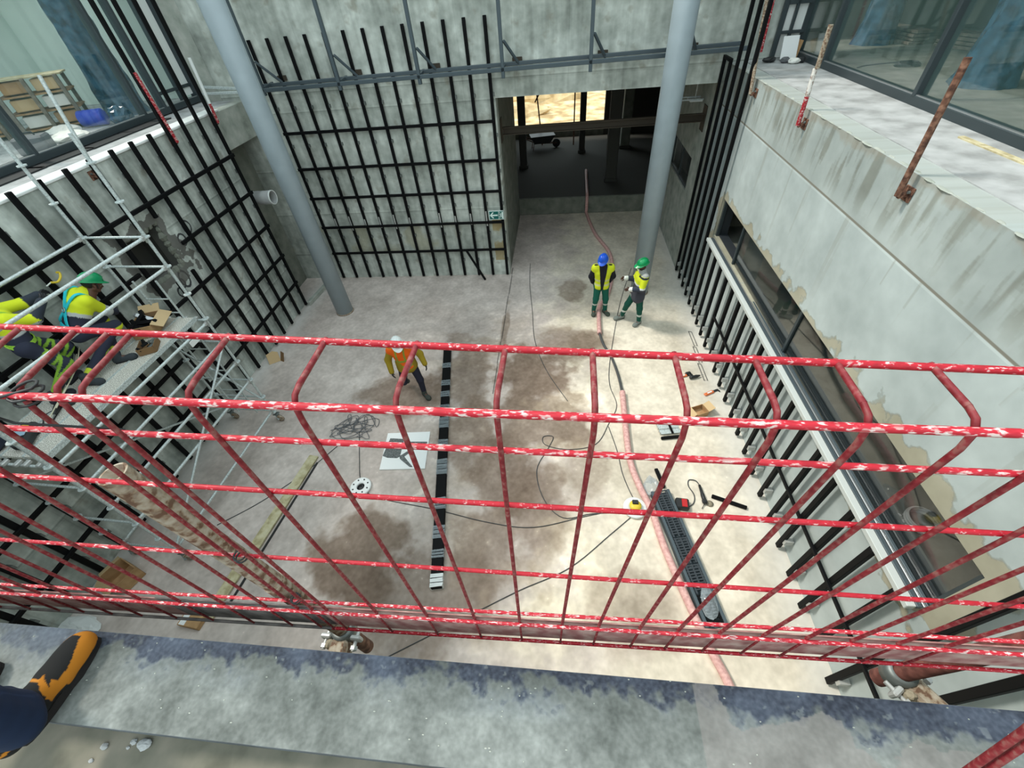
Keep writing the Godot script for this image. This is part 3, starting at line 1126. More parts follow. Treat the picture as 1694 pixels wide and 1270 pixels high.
# ------------------------------------------------------------------ passage through the opening in the back wall
func build_passage():
	var st = S()
	box(st, v3(-1.72, 2.34, -13.85), v3(0.34, 4.68, 4.2))
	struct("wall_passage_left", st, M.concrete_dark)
	st = S()
	# right side with a window hole z -12.55 to -14.9, y 2.0 to 2.85
	box(st, v3(3.65, 1.0, -13.85), v3(0.3, 2.0, 4.5))
	box(st, v3(3.65, 3.77, -13.85), v3(0.3, 1.84, 4.5))
	box(st, v3(3.65, 2.43, -12.05), v3(0.3, 0.86, 0.9))
	box(st, v3(3.65, 2.43, -15.5), v3(0.3, 0.86, 1.2))
	struct("wall_passage_right", st, M.concrete)
	st = S()
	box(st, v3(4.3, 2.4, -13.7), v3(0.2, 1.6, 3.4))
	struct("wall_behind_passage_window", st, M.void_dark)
	var w = Node3D.new()
	w.name = "window_5"
	add_child(w, true)
	w.set_meta("kind", "structure")
	for q in [[v3(3.56, 2.03, -12.5), v3(3.56, 2.03, -14.9)], [v3(3.56, 2.83, -12.5), v3(3.56, 2.83, -14.9)], [v3(3.56, 2.0, -12.53), v3(3.56, 2.85, -12.53)], [v3(3.56, 2.0, -14.87), v3(3.56, 2.85, -14.87)], [v3(3.56, 2.0, -13.7), v3(3.56, 2.85, -13.7)]]:
		st = S()
		bar(st, q[0], q[1], 0.05, 0.05, Vector3(1, 0, 0), 0.005)
		put("window_frame", st, M.mullion, w)
	for z in [-13.1, -14.28]:
		st = S()
		box(st, v3(3.57, 2.43, z), v3(0.01, 0.76, 1.1))
		put("pane", st, M.glass_dark, w)
	st = S()
	box(st, v3(1.0, 4.84, -17.9), v3(8.0, 0.34, 12.0))
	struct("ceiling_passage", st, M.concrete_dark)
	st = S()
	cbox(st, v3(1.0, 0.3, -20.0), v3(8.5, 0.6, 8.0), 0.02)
	struct("floor_raised", st, M.void_dark)  # darkness of the hall put into the slab colour
	st = S()
	cbox(st, v3(1.0, 0.31, -15.99), v3(5.2, 0.6, 0.1), 0.015)
	struct("trim_step_face", st, M.concrete_dark)  # lighter front strip added over the darkened slab
	st = S()
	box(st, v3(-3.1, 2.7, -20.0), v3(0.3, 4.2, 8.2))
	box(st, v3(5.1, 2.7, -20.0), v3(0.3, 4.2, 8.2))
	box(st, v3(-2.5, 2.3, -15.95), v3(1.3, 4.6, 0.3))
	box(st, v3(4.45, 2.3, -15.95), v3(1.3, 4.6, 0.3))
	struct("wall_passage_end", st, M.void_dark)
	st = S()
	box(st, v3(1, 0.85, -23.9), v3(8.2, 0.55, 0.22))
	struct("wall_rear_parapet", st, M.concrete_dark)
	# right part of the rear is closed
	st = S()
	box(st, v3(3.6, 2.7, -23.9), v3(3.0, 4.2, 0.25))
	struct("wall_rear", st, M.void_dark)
	# sunlit yard behind
	st = S()
	box(st, v3(0, 0.3, -50), v3(60, 0.6, 52))
	struct("floor_yard", st, M.soil)
	for i in 4:
		st = S()
		blob(st, Vector3.ZERO, v3(3.5 - 0.4 * i, 0.55 + 0.1 * i, 1.1), 90 + i, 8)
		tag(put("soil_heap", st, M.soil), ["pale soil heap in the sunlit yard, nearest the rear opening", "pale soil heap in the sunlit yard, second from the rear opening", "pale soil heap in the sunlit yard, third from the rear opening", "pale soil heap in the sunlit yard, farthest off"][i], "soil heap").position = v3(-4.0 + 2.4 * i, 0.6, -29 - 3.4 * i)
	for q in [[1.95, -17.6, 0.42, "broad dark concrete pillar in the middle of the dark hall"], [0.95, -21.2, 0.26, "slim dark pillar in the hall before the bright yard"], [2.9, -21.6, 0.4, "pale round-edged pillar in the hall right of the broad dark one"], [-1.6, -19.5, 0.3, "dark teal wrapped pillar at the left of the hall"]]:
		var t = thing("pillar", q[3], "pillar", v3(q[0], 0.6, q[1]))
		st = S()
		cbox(st, v3(0, 2.03, 0), v3(q[2], 4.06, q[2]), 0.03)
		put("shaft", st, M.concrete_dark if q[0] > 2.5 else M.void_dark, t)
		st = S()
		cbox(st, v3(0, 0.06, 0), v3(q[2] + 0.08, 0.12, q[2] + 0.08), 0.01)
		put("foot", st, M.void_dark, t)
	# steel channel bolted across the opening
	var t = thing("crossbeam", "dark steel channel spanning the passage between two wall plates", "beam", v3(0, 3.86, -12.2))
	st = S()
	bar(st, v3(-1.5, -0.02, 0), v3(3.46, 0.02, 0), 0.02, 0.16)
	bar(st, v3(-1.5, 0.06, 0.05), v3(3.46, 0.1, 0.05), 0.1, 0.018)
	bar(st, v3(-1.5, -0.1, 0.05), v3(3.46, -0.06, 0.05), 0.1, 0.018)
	put("channel", st, M.void_steel, t)
	for x in [-1.535, 3.485]:
		st = S()
		cbox(st, v3(x, 0, 0.02), v3(0.02, 0.55, 0.3), 0.004)
		put("wall_plate", st, M.void_steel, t)
	# props and braces standing in the hall
	for q in [[v3(-0.9, 0.6, -22.6), v3(-1.3, 4.6, -22.6), "left leaning scaffold tube before the bright yard"], [v3(-1.2, 2.4, -22.5), v3(0.2, 4.6, -22.5), "diagonal scaffold brace before the bright yard"], [v3(0.6, 0.6, -22.4), v3(0.62, 4.6, -22.4), "upright scaffold prop before the bright yard"], [v3(0.2, 4.5, -22.45), v3(0.62, 3.3, -22.45), "short scaffold brace meeting the upright prop"], [v3(-1.5, 3.9, -22.55), v3(2.4, 3.95, -22.55), "level scaffold tube across the bright yard opening"]]:
		t = thing("scaffold_tube", q[2], "scaffold tube", q[0])
		st = S()
		tube(st, [Vector3.ZERO, q[1] - q[0]], 0.03, 8)
		put("tube", st, M.rust, t)
		st = S()
		box(st, (q[1] - q[0]) * 0.96, v3(0.09, 0.09, 0.09))
		put("coupler", st, M.galv_dark, t)
	t = thing("wheelbarrow", "dark tray of a wheelbarrow in the hall before the yard", "wheelbarrow", v3(-0.9, 0.6, -22.0), 0.2)
	st = S()
	prism(st, [Vector2(-0.55, 0.6), Vector2(-0.4, 0.3), Vector2(0.35, 0.3), Vector2(0.6, 0.6)], 0.6, Transform3D(Basis(), v3(0, 0, -0.3)))
	put("tray", st, M.tool, t)
	st = S()
	tube(st, [v3(-0.9, 0.62, -0.25), v3(-0.3, 0.3, -0.2), v3(0.7, 0.2, -0.05)], 0.02, 6)
	tube(st, [v3(-0.9, 0.62, 0.25), v3(-0.3, 0.3, 0.2), v3(0.7, 0.2, 0.05)], 0.02, 6)
	tube(st, [v3(-0.4, 0.3, 0.2), v3(-0.45, 0.0, 0.22)], 0.02, 6)
	tube(st, [v3(-0.4, 0.3, -0.2), v3(-0.45, 0.0, -0.22)], 0.02, 6)
	put("frame", st, M.rust, t)
	st = S()
	lathe(st, [Vector2(0.0, -0.04), Vector2(0.15, -0.04), Vector2(0.19, 0.0), Vector2(0.15, 0.04), Vector2(0, 0.04)], 18, Transform3D(Basis(Vector3.RIGHT, PI / 2), v3(0.7, 0.19, 0)))
	put("wheel", st, M.tool, t)
	# fitting hanging under the ceiling at the right
	t = thing("cable_tray", "pale bracketed light fitting under the ceiling at the right of the opening", "light fitting", v3(3.05, 4.2, -12.6))
	st = S()
	for z in [-0.14, 0.14]:
		bar(st, v3(-0.35, 0.0, z), v3(0.42, 0.0, z), 0.03, 0.03)
	bar(st, v3(-0.2, 0, 0), v3(-0.2, 0.45, 0), 0.02, 0.02)
	bar(st, v3(0.25, 0, 0), v3(0.25, 0.45, 0), 0.02, 0.02)
	put("rails", st, M.galv, t)
	st = S()
	cbox(st, v3(0.25, -0.03, 0), v3(0.3, 0.03, 0.34), 0.006)
	put("pan", st, M.white, t)
	# escape sign on the corner by the opening
	t = thing("exit_sign", "green escape sign with white left arrow beside the opening", "sign", v3(-1.785, 1.95, -11.455))
	st = S()
	cbox(st, v3(0, 0, 0), v3(0.42, 0.25, 0.012), 0.004)
	put("backing", st, M.sign_white, t)
	st = S()
	box(st, v3(-0.065, 0, 0.0075), v3(0.255, 0.215, 0.003))
	box(st, v3(0.138, 0, 0.0075), v3(0.125, 0.215, 0.003))
	put("green_field", st, M.sign_green, t)
	st = S()
	var zz = 0.009
	prism(st, [Vector2(-0.185, 0.0), Vector2(-0.1, 0.085), Vector2(-0.075, 0.085), Vector2(-0.075, 0.065), Vector2(-0.12, 0.02), Vector2(0.04, 0.02), Vector2(0.04, -0.02), Vector2(-0.12, -0.02), Vector2(-0.075, -0.065), Vector2(-0.075, -0.085), Vector2(-0.1, -0.085)], 0.004, Transform3D(Basis(), v3(0, 0, zz)))
	put("arrow", st, M.sign_white, t)
	st = S()
	# running figure and doorway
	prism(st, [Vector2(0.155, 0.09), Vector2(0.195, 0.09), Vector2(0.195, -0.095), Vector2(0.155, -0.095)], 0.003, Transform3D(Basis(), v3(0, 0, zz)))
	lathe(st, [Vector2(0, 0.003), Vector2(0.014, 0.003), Vector2(0.014, 0), Vector2(0, 0)], 12, Transform3D(Basis(Vector3.RIGHT, PI / 2), v3(0.105, 0.075, zz)))
	for q in [[Vector2(0.118, 0.052), Vector2(0.128, 0.0), 0.026], [Vector2(0.128, 0.0), Vector2(0.1, -0.04), 0.016], [Vector2(0.1, -0.04), Vector2(0.112, -0.085), 0.014], [Vector2(0.13, 0.0), Vector2(0.142, -0.05), 0.016], [Vector2(0.118, 0.05), Vector2(0.088, 0.02), 0.012], [Vector2(0.122, 0.05), Vector2(0.148, 0.03), 0.012]]:
		bar(st, v3(q[0].x, q[0].y, zz + 0.0015), v3(q[1].x, q[1].y, zz + 0.0015), q[2], 0.003, Vector3(0, 0, 1))
	put("running_figure", st, M.sign_white, t)
	st = S()
	bar(st, v3(0.1, 0.02, -0.006), v3(0.1, 0.02, -0.15), 0.05, 0.05)
	put("wall_bracket", st, M.galv_dark, t)

# ------------------------------------------------------------------ grey steel frame on the back wall above the landing line
func build_frame():
	var t = thing("steel_grid", "grey steel tube grid fixed across the upper back wall", "steel grid", v3(0, 0, 0))
	for q in [[5.25, -11.06, 0.075, -7.05, 3.75], [5.29, -11.42, 0.07, -7.05, 3.75]]:
		var st = S()
		bar(st, v3(q[3], q[0] - 0.03, q[1]), v3(q[4], q[0] + 0.07, q[1]), q[2], q[2], Vector3.UP, 0.006)
		put("rail", st, M.frame, t)
	for i in 6:
		var x = -6.88 + 1.872 * i
		var st = S()
		bar(st, v3(x, 5.12, -11.06), v3(x, 8.8, -11.06), 0.075, 0.075, Vector3(0, 0, 1), 0.006)
		put("post", st, M.frame, t)
		st = S()
		bar(st, v3(x, 5.25 + 0.01 * i, -11.06), v3(x, 5.28 + 0.01 * i, -11.55), 0.06, 0.06, Vector3.UP, 0.005)
		put("outrigger", st, M.frame, t)
		st = S()
		bar(st, v3(x + 0.05, 5.75, -11.1), v3(x + 0.33, 5.3, -11.42), 0.05, 0.05, Vector3.UP, 0.005)
		put("brace", st, M.frame, t)
		st = S()
		cbox(st, v3(x + 0.28, 5.36, -11.57), v3(0.22, 0.1, 0.04), 0.006)
		put("wall_plate", st, M.void_steel, t)
	var st = S()
	bar(st, v3(-8.7, 5.32, -11.5), v3(-7.0, 5.25, -11.06), 0.05, 0.05, Vector3.UP, 0.005)
	bar(st, v3(-8.7, 5.2, -11.4), v3(-7.0, 5.22, -11.0), 0.05, 0.05, Vector3.UP, 0.005)
	put("end_rail", st, M.galv, t)

# ------------------------------------------------------------------ mobile scaffold tower
func rosette(st, p):
	lathe(st, [Vector2(0.024, -0.008), Vector2(0.062, -0.008), Vector2(0.062, 0.008), Vector2(0.024, 0.008)], 10, Transform3D(Basis(), p), false)

func build_scaffold():
	var t = thing("scaffold_tower", "galvanised mobile scaffold tower along the left wall, workers on its platform", "scaffold tower")
	var F = [v3(-6.29, 0, -5.53), v3(-7.42, 0, -5.57)]
	var N = [v3(-6.4, 0, -2.42), v3(-7.46, 0, -2.46)]
	var r = 0.0242
	var levels = [0.25, 0.74, 1.25, 1.75, 2.26, 2.79, 3.3, 3.82, 4.32, 4.85, 5.37]
	for e in [F[0], F[1], N[0], N[1]]:
		var st = S()
		tube(st, [e + v3(0, 0.16, 0), e + v3(0, 5.72, 0)], r, 10, true, 0.018)
		var p = put("standard", st, M.galv, t)
		for y in levels:
			st = S()
			rosette(st, e + v3(0, y, 0))
			put("rosette", st, M.galv, p)
	# ledgers along the wall
	for q in [[F[0], N[0], 4.32], [F[0], N[0], 3.82], [F[0], N[0], 2.72], [F[0], N[0], 2.26], [F[0], N[0], 1.75], [F[0], N[0], 1.25], [F[0], N[0], 0.3], [F[1], N[1], 4.32], [F[1], N[1], 2.72], [F[1], N[1], 0.3]]:
		var st = S()
		tube(st, [q[0] + v3(0, q[2], 0.05), q[1] + v3(0, q[2], -0.05)], r, 10)
		var p = put("ledger", st, M.galv, t)
		for e in [[q[0], 1.0], [q[1], -1.0]]:
			st = S()
			bar(st, e[0] + v3(0, q[2], 0.02 * e[1]), e[0] + v3(0, q[2], 0.1 * e[1]), 0.05, 0.062, Vector3.UP, 0.01)
			bar(st, e[0] + v3(0.02, q[2] + 0.06, 0.055 * e[1]), e[0] + v3(0.02, q[2] - 0.07, 0.05 * e[1]), 0.03, 0.008)
			put("wedge_head", st, M.clip, p)
	# transoms at both ends
	for q in [[0, 4.32], [0, 3.82], [0, 2.76], [0, 2.26], [0, 1.25], [0, 0.74], [0, 0.3], [1, 3.82], [1, 2.76], [1, 2.26], [1, 1.25], [1, 0.3]]:
		var e = F if q[0] == 0 else N
		var st = S()
		tube(st, [e[0] + v3(-0.04, q[1], 0), e[1] + v3(0.04, q[1], 0)], 0.02, 8)
		put("transom", st, M.galv, t)
	# ladder frame on the far end
	for x in [-6.62, -7.05]:
		var st = S()
		tube(st, [v3(x, 0.3, -5.47), v3(x, 3.6, -5.47)], 0.017, 8)
		put("ladder_stile", st, M.galv, t)
	for i in 11:
		var st = S()
		tube(st, [v3(-6.62, 0.45 + 0.28 * i, -5.47), v3(-7.05, 0.45 + 0.28 * i, -5.47)], 0.013, 6)
		put("ladder_rung", st, M.galv, t)
	for q in [[F[0] + v3(0.03, 2.26, 0), N[0] + v3(0.03, 0.35, 0)], [N[1] + v3(-0.03, 2.26, 0), F[1] + v3(-0.03, 0.35, 0)], [F[0] + v3(0, 0.74, 0.05), F[1] + v3(0, 2.2, 0.05)]]:
		var st = S()
		tube(st, [q[0], q[1]], 0.021, 8)
		put("diagonal_brace", st, M.galv, t)
	# deck planks
	for k in 3:
		var x = -6.585 - 0.335 * k
		var st = S()
		cbox(st, v3(x - 0.02, 2.832, -3.99), v3(0.318, 0.05, 2.98), 0.006, Basis(Vector3.UP, -0.022))
		var p = put("deck_plank", st, M.tread, t)
		st = S()
		for s in [-0.159, 0.159]:
			bar(st, v3(x - 0.02 + s + 0.033, 2.83, -5.48), v3(x - 0.02 + s - 0.033, 2.83, -2.5), 0.012, 0.075)
		put("edge_profile", st, M.galv, p)
		st = S()
		for z in [-5.52, -2.44]:
			for s in [-0.1, 0.1]:
				cbox(st, v3(x + s - 0.02 + (0.033 if z < -4 else -0.033), 2.8, z), v3(0.06, 0.05, 0.1), 0.01)
		put("hooks", st, M.clip, p)
	# jack feet with castors
	for e in [F[0], F[1], N[0], N[1]]:
		var off = v3(0.1, 0, 0.04)
		var st = S()
		lathe(st, [Vector2(0.0, -0.03), Vector2(0.06, -0.03), Vector2(0.085, -0.018), Vector2(0.085, 0.018), Vector2(0.06, 0.03), Vector2(0, 0.03)], 18, Transform3D(Basis(Vector3.RIGHT, PI / 2), e + off + v3(0, 0.086, 0)))
		var p = put("castor_wheel", st, M.rust_pale, t)
		st = S()
		bar(st, e + v3(0, 0.2, 0), e + off + v3(0, 0.09, 0.045), 0.05, 0.012)
		bar(st, e + v3(0, 0.2, 0), e + off + v3(0, 0.09, -0.045), 0.05, 0.012)
		cbox(st, e + v3(0.03, 0.19, 0), v3(0.12, 0.03, 0.1), 0.006)
		put("castor_fork", st, M.galv_dark, p)
	var st = S()
	cbox(st, v3(-6.2, 2.7, -5.05), v3(0.012, 0.1, 0.3), 0.003)
	put("label_plate", st, M.paper, t)
	# ---- things on the deck
	t = thing("parts_box", "open cardboard box of black brackets at the far end of the scaffold deck", "box", v3(-6.98, 2.86, -5.12), 0.35)
	st = S()
	for q in [[v3(0, 0.012, 0), v3(0.34, 0.02, 0.48)], [v3(0.17, 0.11, 0), v3(0.012, 0.2, 0.48)], [v3(-0.17, 0.11, 0), v3(0.012, 0.2, 0.48)], [v3(0, 0.11, 0.24), v3(0.34, 0.2, 0.012)], [v3(0, 0.11, -0.24), v3(0.34, 0.2, 0.012)]]:
		box(st, q[0], q[1])
	put("carton", st, M.card, t)
	st = S()
	box(st, v3(0.26, 0.19, 0), v3(0.18, 0.01, 0.46), Basis(Vector3(0, 0, 1), -0.5))
	box(st, v3(0, 0.24, -0.3), v3(0.33, 0.01, 0.16), Basis(Vector3.RIGHT, 0.7))
	put("flap", st, M.card_pale, t)
	for i in 12:
		st = S()
		cbox(st, v3(rng.randf_range(-0.1, 0.1), 0.12 + 0.012 * i, rng.randf_range(-0.15, 0.15)), v3(0.06, 0.06, 0.28), 0.004, Basis(v3(rng.randf(), 1, rng.randf() * 0.3).normalized(), rng.randf() * 3.0))
		put("bracket", st, M.black if i % 3 else M.steel, t)
	t = thing("clip_box", "small torn cardboard box beside the kneeling worker's boot on the deck", "box", v3(-6.62, 2.86, -4.62), 0.5)
	st = S()
	box(st, v3(0, 0.01, 0), v3(0.24, 0.015, 0.3))
	box(st, v3(0.12, 0.06, 0), v3(0.01, 0.11, 0.3))
	box(st, v3(-0.12, 0.06, 0), v3(0.01, 0.11, 0.3))
	box(st, v3(0, 0.06, 0.15), v3(0.24, 0.11, 0.01))
	put("carton", st, M.card_dark, t)
	for i in 9:
		st = S()
		cbox(st, v3(rng.randf_range(-0.09, 0.09), 0.05 + 0.01 * i, rng.randf_range(-0.12, 0.12)), v3(0.04, 0.05, 0.1), 0.004, Basis(v3(rng.randf(), 1, 0.4).normalized(), rng.randf() * 3.0))
		put("clip", st, M.galv_dark if i % 2 else M.black, t)
	t = drill("cordless_drill", "dark cordless drill with red details lying on the scaffold deck", v3(-7.05, 2.9, -3.3), 0.6, M.tool_red)
	t = thing("grinder_case", "dark tool bag with a blue and yellow patch on the near end of the deck", "tool bag", v3(-6.98, 2.86, -2.78), 0.5)
	st = S()
	cbox(st, v3(0, 0.07, 0), v3(0.2, 0.14, 0.42), 0.04)
	put("body", st, M.tool, t)
	st = S()
	cbox(st, v3(0, 0.15, 0.02), v3(0.14, 0.012, 0.14), 0.004)
	put("patch", st, mat(c8(150, 178, 198), 0.6), t)
	st = S()
	cbox(st, v3(0, 0.155, -0.1), v3(0.14, 0.012, 0.05), 0.004)
	put("stripe", st, M.yellow, t)
	t = thing("tool_pouch", "dark navy tool pouch at the near left end of the deck", "tool bag", v3(-7.28, 2.86, -2.62), 0.2)
	st = S()
	cbox(st, v3(0, 0.09, 0), v3(0.2, 0.18, 0.22), 0.05)
	put("body", st, mat(c8(44, 50, 66), 0.9), t)
	st = S()
	tube(st, [v3(-0.06, 0.16, 0), v3(-0.05, 0.23, 0), v3(0.05, 0.23, 0), v3(0.06, 0.16, 0)], 0.01, 6)
	put("handle", st, M.tool, t)
	st = S()
	tube(st, spl([v3(0, 0, 0), v3(0.12, 0.0, -0.2), v3(-0.1, 0.0, -0.5), v3(0.15, 0.0, -0.75), v3(-0.05, 0.0, -0.9), v3(0.05, 0.0, -0.55), v3(0.2, 0.0, -0.2)]), 0.008, 6)
	tag(put("power_cable", st, M.tool), "thin black cable looping over the scaffold deck", "cable").position = v3(-7.05, 2.868, -2.7)
	for i in 2:
		st = S()
		tube(st, spl([v3(0, 0, 0), v3(0.12, -0.12, 0.3), v3(0.2, -0.2, 0.62 + 0.06 * i), v3(0.35, -0.24, 1.0 + 0.08 * i)], 5), 0.008, 6)
		tag(put("lanyard_rope", st, M.rope), ["pale lanyard rope running behind the kneeling worker, upper of two", "pale lanyard rope running behind the kneeling worker, lower of two"][i], "rope", "lanyard ropes").position = v3(-7.2, 3.25 - 0.05 * i, -4.2 + 0.1 * i)
	# small yellow cable clip hanging on the left frame
	t = thing("hook", "small yellow hook hanging on the left batten grid above the workers", "hook", v3(-7.55, 4.02, -4.9))
	st = S()
	tube(st, spl([v3(0, -0.02, 0.1), v3(0.02, -0.05, 0.03), v3(0.02, -0.02, -0.05), v3(0, 0.03, -0.1), v3(0, 0.05, -0.07)]), 0.016, 8)
	put("hook", st, M.yellow, t)
	st = S()
	tube(st, [v3(0, -0.02, 0.1), v3(-0.02, -0.04, 0.17)], 0.01, 6)
	put("pin", st, M.white, t)

func drill(called, label, at, turn, accent):
	var t = thing(called, label, "drill", at, turn)
	var lay = Basis(Vector3(0, 0, 1), PI / 2 - 0.15)
	var st = S()
	lathe(st, [Vector2(0, -0.1), Vector2(0.028, -0.1), Vector2(0.036, -0.06), Vector2(0.036, 0.06), Vector2(0.026, 0.1), Vector2(0.02, 0.14), Vector2(0.008, 0.15), Vector2(0, 0.15)], 16, Transform3D(Basis(Vector3.RIGHT, PI / 2), Vector3.ZERO))
	put("motor_housing", st, M.tool, t)
	st = S()
	bar(st, v3(0, 0, -0.03), lay * v3(0, -0.13, -0.05), 0.042, 0.036, Vector3.UP, 0.01)
	put("grip", st, accent, t)
	st = S()
	cbox(st, lay * v3(0, -0.16, -0.045), v3(0.06, 0.07, 0.12), 0.01, lay)
	put("battery", st, M.tool, t)
	st = S()
	tube(st, [v3(0, 0, 0.15), v3(0, 0, 0.24)], 0.005, 6)
	put("bit", st, M.steel, t)
	return t

# ------------------------------------------------------------------ edge posts on the landings
func edge_post(label, base, top, r, m, plate_side, group):
	var t = thing("edge_post", label, "post", base)
	var d = top - base
	var st = S()
	tube(st, [v3(0, 0, 0), d], r, 12, true, r * 0.75)
	put("tube", st, m, t)
	st = S()
	cbox(st, v3(plate_side * 0.09, 0.02, 0.0), v3(0.016, 0.14, 0.14), 0.003)
	put("wall_plate", st, M.rust, t)
	st = S()
	bar(st, v3(0, 0.0, 0), v3(plate_side * 0.09, 0.02, 0), 0.045, 0.05, Vector3.UP, 0.005)
	put("arm", st, M.rust, t)
	st = S()
	lathe(st, [Vector2(0, -0.02), Vector2(0.016, -0.02), Vector2(0.016, 0.0), Vector2(0, 0.0)], 6, Transform3D(Basis(Vector3(0, 0, 1), -PI / 2 * plate_side), v3(plate_side * 0.07, 0.05, 0.04)), false)
	put("bolt", st, M.galv_dark, t)
	return t

func build_posts():
	edge_post("plain rusty tube post on the right landing edge, nearest of three", v3(3.5, 4.83, -4.76), v3(3.5, 5.97, -4.85), 0.03, M.rust, 1, "right edge posts")
	var t = edge_post("red and white painted rusty post on the right landing edge, middle of three", v3(3.5, 4.84, -7.4), v3(3.5, 5.2, -7.43), 0.03, M.red_post, 1, "right edge posts")
	for q in [[5.2, 5.52, M.white_post], [5.52, 5.98, M.rust_pale]]:
		var st = S()
		tube(st, [v3(0, q[0] - 4.84, -0.03), v3(0, q[1] - 4.84, -0.08)], 0.0305, 12)
		put("tube", st, q[2], t)
	edge_post("ochre-rust tube post on the right landing edge, farthest, beside the tall battens", v3(3.5, 4.82, -9.6), v3(3.5, 6.1, -10.05), 0.03, M.rust_pale, 1, "right edge posts")
	edge_post("grey tube post with a rusty plate on the left landing edge", v3(-7.66, 4.86, -6.7), v3(-7.66, 6.2, -6.9), 0.028, M.galv, -1, "left edge posts")
	edge_post("bright red tube post on the left landing edge among the tall battens", v3(-7.6, 4.84, -8.62), v3(-7.6, 5.98, -8.56), 0.03, M.red_post, -1, "left edge posts")
	t = edge_post("white-topped red post on the left landing edge, farthest, by the grey column", v3(-7.62, 4.84, -10.05), v3(-7.62, 5.2, -10.08), 0.03, M.red_post, -1, "left edge posts")
	var st = S()
	tube(st, [v3(0, 0.36, -0.03), v3(0, 1.15, -0.1)], 0.031, 12)
	put("tube", st, M.white, t)
	# loose red clip in the far right corner
	st = S()
	tube(st, [v3(0, 0, 0), v3(0.0, 0.9, -0.1)], 0.025, 8)
	tag(put("red_tube", st, M.red_post), "short dark red tube leaning in the far right corner", "tube").position = v3(4.1, 5.2, -11.3)

